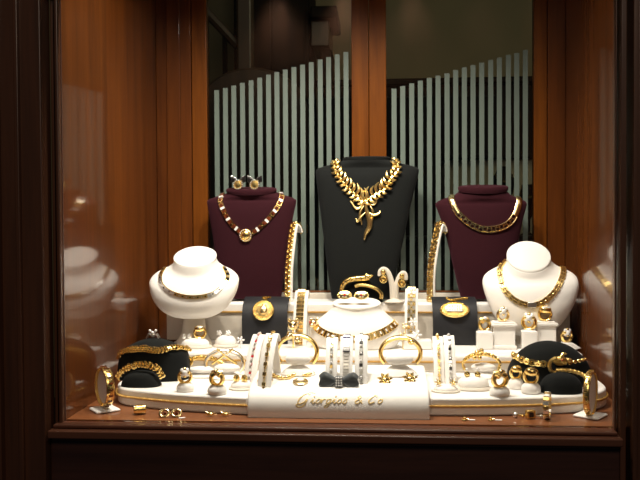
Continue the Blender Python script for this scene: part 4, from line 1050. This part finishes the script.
# ================================================================ BLACK DOMES
def domeform(lbl, px, pyb, rows, dep, mat='black', pw=2.6, Yc=None, zb=Z1):
    """rows (cx, py, hw, depthfactor)"""
    if Yc is None: b0, _ = drop(px, pyb); Yc = b0.y + dep
    mb = MB(); R = []; n = 40
    for cx, py, hw, df in cr(rows, 4):
        c = at(cx, py, Yc - 0); ring = []
        for j in range(n):
            a = 2 * pi * j / n; ca, sa = cos(a), sin(a)
            ring.append(V((c.x + hw * kk(Yc) * abs(ca) ** (2 / pw) * (1 if ca > 0 else -1), Yc + dep * df * abs(sa) ** (2 / pw) * (1 if sa > 0 else -1), max(zb + .0008, c.z))))
        R.append(ring)
    mb.rings(R); solo('bracelet_cushion', mb, mat, lbl, 'cushion'); return mb.bvh(), Yc
dl, _ = domeform('large black peaked velvet cushion at left, under the stone spider ring', 155, 385, [(154, 384, 35.5, 1), (154, 374, 37, 1), (154, 362, 36, .98), (154.5, 354, 34.6, .96), (154.5, 349.5, 31.5, .93), (153.5, 344.5, 23, .85), (153, 340.5, 13, .6), (153, 338.4, 5, .3)], .045, Yc=.235)
P, N = lay([dl], [(120.4, 356.4), (124, 353), (133, 350), (146, 349.2), (157, 351.2), (167, 349.6), (178, 349), (188, 350.5)], .003)
k = kk(.2); N = smoothN(N, 5)
t = thing('bracelet', 'textured gold collar wrapped around the large black cushion at left', 'bracelet', P[len(P) // 2])
mb = MB(); mb.tube(P, 2.4 * k, 8)
for p, tt, n, u in resample(P, N, 2.9 * k):
    for q in (-1, 0, 1): mb.ball(p + tt.cross(n) * q * 2.0 * k + n * .003 + tt * random.uniform(-.9, .9) * k, (1.2 + random.random() * 1.0) * k, 6)
mb.build('links', 'gold', t)
ds, Yds = domeform('small black velvet cushion in front of the large left one', 141, 392, [(141.5, 391, 19.5, 1), (141.5, 386, 20.5, 1), (141.2, 379, 18.5, .95), (141, 373.5, 13, .8), (141, 371, 5, .4)], .028, Yc=.155)
t = thing('bracelet', 'nugget-link gold bracelet arched over the small left black cushion', 'bracelet', at(141, 385, .14))
P, N = [], []
for x, y in cr([(118.2, 378), (121, 373), (127, 369), (136, 365.8), (146, 365), (154, 367), (160, 371.5), (162, 377)], 6):
    P.append(at(x, y, .148)); N.append(V((0, -.8, .6)))
mb = MB(); mb.tube(P, 2.0 * k, 8)
for i, (p, tt, n, u) in enumerate(resample(P, N, 3.3 * k)):
    for q in (-1, 0, 1): mb.ball(p + tt.cross(n) * q * 2.0 * k + n * random.uniform(.001, .004) + tt * random.uniform(-.9, .9) * k, (1.3 + random.random() * 1.1) * k, 6)
mb.build('links', 'gold', t)
# spider ring
c = at(153, 337.4, .235); k = kk(.235)
t = thing('ring', 'sparkling clear-stone spider-like ring on the peak of the large left cushion', 'ring', c)
mb = MB(); mb.ball(c + V((0, 0, 2.4 * k)), (2.8 * k, 2.4 * k, 2.2 * k)); mb.ball(c + V((0, -.003, 5 * k)), 1.8 * k, 8)
for s_ in (-1, 1):
    mb.ball(c + V((s_ * 3 * k, -.001, 7 * k)), 1.5 * k, 8)
mb.build('stones', 'gem', t)
mb = MB()
for s_ in (-1, 1):
    for yy in (-.003, .003): mb.tube([c + V((0, yy, 2 * k)), c + V((s_ * 4 * k, yy * 1.5, 3.6 * k)), c + V((s_ * 6.4 * k, yy * 2, -.6 * k))], .7 * k, 6)
mb.build('claws', 'silver', t)
# right dome
dr, _ = domeform('large round black velvet cushion at right, under the heavy gold chain', 549, 392, [(549, 390, 38.5, 1), (549, 380, 41, 1), (549, 368, 39.5, .97), (549, 357, 33.5, .9), (549, 348, 23.5, .75), (549, 343, 13, .5), (549, 341.2, 4, .2)], .05, Yc=.215, pw=2.1)
dq, _ = domeform('small round black velvet cushion in front of the large right one', 560, 396, [(561, 395, 18.5, 1), (561, 390, 20.5, 1), (561, 382, 19, .95), (561, 375.5, 13, .75), (561, 372.8, 4.5, .3)], .026, Yc=.128, pw=2.1)
k = kk(.18)
P, N = lay([dr], [(511, 353.5), (518, 358), (530, 362.5), (545, 364), (556, 365), (566, 364), (576, 361.5), (584, 360)], .004)
N = smoothN(N, 4)
t = thing('bracelet', 'heavy gold link chain with a dragon head clasp on the large right cushion', 'bracelet', P[len(P) // 2])
mb = MB()
for i, (p, tt, n, u) in enumerate(resample(P, N, 5.4 * k)):
    if u < .45: oval(mb, p + n * .001, tt, n if i % 2 else (n + tt.cross(n)).normalized(), 8.6 * k, 7.2 * k, 1.5 * k)
    elif u > .72: oval(mb, p, tt, n, 5.4 * k, 3.6 * k, 1.0 * k)
mb.build('links', 'gold', t)
h = cast([dr], 559, 361); c = h[0] + h[1] * .008
mb = MB(); mb.ball(c, (7.5 * k, 4 * k, 4.8 * k)); mb.ball(c + V((7.5 * k, 0, .5 * k)), (4.5 * k, 3 * k, 2.6 * k))
for j in range(10):
    mb.ball(c + V((random.uniform(-5, 7) * k, -3 * k, random.uniform(-2.5, 3.8) * k)), random.uniform(.8, 1.6) * k, 6)
for s_ in (-1, 1): mb.tube([c + V((1 * k, s_ * 2 * k, 3 * k)), c + V((3 * k, s_ * 2.6 * k, 7 * k)), c + V((6 * k, s_ * 2.6 * k, 7.4 * k))], [1.4 * k, .9 * k, .3 * k], 6)
q = [at(x, y, c.y - .004) for x, y in cr([(556, 358), (551, 361), (549.5, 366), (551, 371), (556, 373)], 5)]
mb.tube(q, [1.8 * k] * (len(q) - 1) + [.6 * k], 8)
mb.m = 1; mb.ball(c + V((1.5 * k, -3.6 * k, 1.6 * k)), .9 * k, 6); build2(mb, 'dragon_head', ['goldd', 'red'], t, 'eye')
q = [at(x, y, c.y - .002) for x, y in cr([(556, 370), (564, 369.8), (574, 371.5), (583, 375), (587, 379)], 5)]
mb = MB(); mb.tube(q, [1.9 * k] * len(q), 8)
for p in q[::2]: mb.torus(p, 2.1 * k, .5 * k, frame(p, (0, 0, 1), (1, 0, -.3)).to_3x3(), 10, 5)
mb.build('tail', 'goldd', t)

# ================================================================ ON THE SIGN BLOCK
def onsign(px, py): 
    h = cast([bs], px, py); return h[0], h[1], kk(h[0].y)
for px, py, lb in ((265, 381.5, 'flat oval gold earring lying at the left edge of the sign block'), (300.5, 382.5, 'flat oval gold earring lying left of the bow brooch')):
    p, n, k = onsign(px, py); t = thing('earring', lb, 'earring', p)
    mb = MB(); mb.M = frame(p + n * .003, (1, 0, 0), n); mb.lathe([(1, -.002), (1.05, 0), (.9, .002), (.5, .0022), (.3, .004), (.02, .0045)], n=24, sx=7.5 * k, sy=8.5 * k); mb.build('disc', 'goldb', t)
    mb = MB(); mb.M = frame(p + n * .003, (1, 0, 0), n); mb.ball((0, 0, .003), (3.5 * k, 3.5 * k, .003), 12); mb.build('pearl', 'tag', t)
# loose chain bracelet along the sign
p, n, k = onsign(282, 379)
P, N = lay([bs], [(271, 376), (277, 378.5), (284, 380), (291, 378), (298, 375.5), (306, 377), (313, 375)], .003)
t = thing('bracelet', 'short gold nugget bracelet lying loosely behind the flat oval earrings', 'bracelet', P[0]); mb = MB()
for i, (q, tt, nn, u) in enumerate(resample(P, N, 3.2 * k)): mb.m = i % 2; mb.ball(q + nn * .001, (2.0 + .5 * (i % 3)) * k * .8, 8)
mb.tube(P, .001, 5); mb.build('links', ['gold', 'goldb'], t)
for px, py, lb in ((384.8, 381.6, 'left'), (409.8, 380.4, 'right')):
    p, n, k = onsign(px, py); t = thing('brooch', 'small gold flower brooch lying on the sign block, %s of the two' % lb, 'brooch', p, 'gold flower brooches')
    mb = MB(); mb.M = frame(p + n * .004, (1, 0, 0), (n + V((0, -1.2, .2))).normalized())
    for j in range(7):
        a = 2 * pi * j / 7 + .2; q = V((cos(a), sin(a), 0)); mb.tube([q * 1.5 * k, q * 5 * k + V((0, 0, .0015)), q * 8 * k], [1.2 * k, 1.9 * k, .4 * k], 8, upv=V((0, 0, 1)), flat=.55)
    mb.build('petals', 'gold', t)
    mb = MB(); mb.M = frame(p + n * .004, (1, 0, 0), (n + V((0, -1.2, .2))).normalized()); mb.lathe([(2.6 * k, 0), (2.6 * k, .002), (1.4 * k, .0035), (.1 * k, .004)], n=14); mb.build('centre', 'goldb', t)
# bow brooch
p, n, k = onsign(339, 386); c = at(339, 380.5, p.y + .002)
t = thing('brooch', 'large dark grey satin bow brooch with stone-set knot, before the three ramps', 'brooch', p)
for s_ in (-1, 1):
    R = []
    for j in range(9):
        u = j / 8; x = s_ * (3 + 18.5 * u - (2 * u ** 6)) * k; hh = (2.8 + 7.4 * sin(min(1, u * 1.25) * pi * .5) - 5.0 * max(0, u - .62) / .38) * k
        ring = []
        for q in range(24):
            a = 2 * pi * q / 24
            fold = 1 + .30 * sin(5 * a) * u
            ring.append(V((c.x + x + s_ * .8 * k * cos(a * 3) * u, c.y - .001 + .0065 * (1.15 - .6 * u) * sin(a) * fold - .004 * u, c.z + hh * cos(a) * (1 - .05 * s_ * u) - .6 * k * u)))
        R.append(ring)
    mb = MB(); mb.rings(R); mb.build('loop', 'satin', t, smooth=25)
mb = MB(); mb.box(c + V((0, -.006, -.2 * k)), (7.5 * k, .010, 11 * k)); mb.build('knot', 'satin', t, bevel=.002)
mb = MB()
for i in range(4):
    for j in range(3): mb.ball(c + V(((j - 1) * 2.3 * k, -.0115, (i - 1.5) * 2.5 * k)), 1.1 * k, 8)
mb.build('stones', 'gem', t)

# ================================================================ ON THE WOODEN LEDGE
p, _ = drop(139, 415); k = kk(p.y); p = p + V((0, .006, 0))
t = thing('ring', 'wide gold barrel ring with a stone lying on the ledge near the left bangle', 'ring', p)
mb = MB(); Rm = frame(p, (0, 0, 1), (1, .35, 0)).to_3x3(); mb.lathe([(4.0 * k, -6 * k), (4.6 * k, -5.6 * k), (5 * k, 0), (4.6 * k, 5.6 * k), (4.0 * k, 6 * k), (3.6 * k, 5 * k), (3.6 * k, -5 * k), (4.0 * k, -6 * k)], p + V((0, 0, 5.1 * k)), 22, Rm=Rm, cap=False); mb.build('band', 'gold', t)
mb = MB(); mb.ball(p + V((-5 * k, -.002, 7.5 * k)), 1.8 * k, 8); mb.build('stone', 'gem', t)
for px, lb in ((164, 'left'), (176, 'right')):
    p, _ = drop(px, 417.5); k = kk(p.y); t = thing('earring', 'round gold hoop stud lying on the ledge below the left platform, %s of the pair' % lb, 'earring', p, 'round hoop studs')
    mb = MB(); Rm = frame(p, (1, 0, 0), (0, -.8, .6)).to_3x3(); mb.torus(p + V((0, .002, 4 * k)), 3.8 * k, 1.4 * k, Rm, 24, 8, sx=1.2); mb.build('hoop', 'goldb', t)
    mb = MB(); mb.ball(p + V((0, .003, 3.6 * k)), (2.0 * k, .001, 1.8 * k)); mb.build('centre', 'tort', t)
def tagcard(lbl, a, b, z=.001):
    p, _ = drop(*a); q, _ = drop(*b); mb = MB(); d = (q - p); s_ = V((0, .0028, 0))
    mb.rings([[p - s_ + V((0, 0, z)), p + s_ + V((0, 0, z)), p + s_ + V((0, 0, z + .0006)), p - s_ + V((0, 0, z + .0006))], [q - s_ + V((0, 0, z)), q + s_ + V((0, 0, z)), q + s_ + V((0, 0, z + .0006)), q - s_ + V((0, 0, z + .0006))]])
    solo('price_tag', mb, 'tag', lbl, 'tag')
tagcard('tiny white tag beside the right round hoop stud on the ledge', (179, 418.6), (185, 418.2))
for i, (px, lb) in enumerate(((210, 'left'), (225, 'right'))):
    p, _ = drop(px, 416.5); k = kk(p.y); t = thing('earring', 'spiky gold insect-like stud on the ledge left of the sign block, %s of two' % lb, 'earring', p, 'spiky gold studs')
    mb = MB(); mb.ball(p + V((0, 0, 2.4 * k)), (4 * k, 1.8 * k, 1.8 * k)); mb.build('body', 'gold', t)
    mb = MB()
    for a in (.5, 1.3, 2.4, -.2, 3.4): mb.tube([p + V((0, 0, 2.4 * k)), p + V((cos(a) * 6.5 * k, .002, 2.4 * k + sin(a) * 3.4 * k))], [.9 * k, .35 * k], 6)
    mb.build('spikes', 'goldb', t)
for i, (px, py, tx) in enumerate(((464.5, 420.3, 475), (490.5, 420.5, 502))):
    p, _ = drop(px, py); k = kk(p.y)
    t = thing('earring', 'tiny gold stud on the ledge right of the sign block, %s of two' % ('nearer' if i == 0 else 'farther'), 'earring', p)
    mb = MB(); mb.lathe([(2.6 * k, .0005), (3.2 * k, .0015), (1.6 * k, 1.6 * k), (1.9 * k, 3 * k), (.2 * k, 4 * k)], p, 14); mb.build('stud', 'gold', t)
    mb = MB(); mb.tube([p + V((2 * k, 0, 1.5 * k)), p + V((4 * k, 0, 1.6 * k))], .5 * k, 5); mb.build('pin', 'goldb', t)
    tagcard('tiny white price tag lying beside the stud %s the sign block' % ('nearer' if i == 0 else 'farther from'), (px + 4.6, py), (tx, py + .2))
p, _ = drop(531, 419.5); k = kk(p.y); p += V((0, .006, 0))
t = thing('cufflink', 'gold and dark square cufflink lying on the ledge below the right ring cushions', 'cufflink', p)
mb = MB(); mb.box(p + V((0, 0, 4.6 * k)), (9 * k, 6 * k, 8 * k), Matrix.Rotation(.3, 3, 'Z')); mb.build('block', 'goldd', t, bevel=.0015)
mb = MB(); mb.box(p + V((.001, -.006, 4.6 * k)), (4.6 * k, 1.5 * k, 4.6 * k), Matrix.Rotation(.3, 3, 'Z')); mb.build('face', 'dark', t, bevel=.0005)
mb = MB(); mb.tube([p + V((4 * k, 0, 3 * k)), p + V((11 * k, 0, 2.2 * k))], 1.1 * k, 6); mb.ball(p + V((10.5 * k, 0, 2.4 * k)), 2 * k, 8); mb.build('toggle', 'silver', t)
p, _ = drop(517.5, 418.5); k = kk(p.y); p += V((0, .004, 0))
t = thing('cufflink', 'small silver cufflink left of the dark square one on the right ledge', 'cufflink', p)
mb = MB(); mb.ball(p + V((-1.5 * k, 0, 3 * k)), (3 * k, 2.5 * k, 2.8 * k)); mb.build('bead', 'silver', t)
mb = MB(); mb.tube([p + V((0, 0, 3 * k)), p + V((5.5 * k, 0, 2 * k))], .9 * k, 6); mb.ball(p + V((5.5 * k, 0, 2 * k)), 1.6 * k, 8); mb.build('toggle', 'goldd', t)
# standing silver pin with rings
p, _ = drop(548, 419.5); k = kk(p.y); p += V((0, .006, 0))
t = thing('bracelet', 'narrow silver and gold link bracelet standing upright near the right bangle stand', 'bracelet', p)
mb = MB(); Rm = Matrix.Rotation(radians(72), 3, 'Z') @ Matrix.Rotation(pi / 2, 3, 'X'); cc = p + V((0, 0, 13.6 * k)); n = 18
for j in range(n):
    a = 2 * pi * j / n; q = cc + Rm @ V((12.2 * k * cos(a), 12.2 * k * sin(a), 0)); mb.m = j % 2
    mb.box(q, (2.0 * k, 3.6 * k, 5.5 * k), Rm @ Matrix.Rotation(a, 3, 'Z'))
mb.torus(cc, 12.2 * k, .8 * k, Rm, 32, 6); mb.build('links', ['silver', 'goldd'], t, bevel=.0005, seg=1)

# small stone jewels at the edge of the middle tier
flower('little clear-stone flower jewel between the two-stud cushion and the left pair of ramps', 240.5, 340, .405, 4.4, ('gem', 'silver'), 5, stem=Z2)
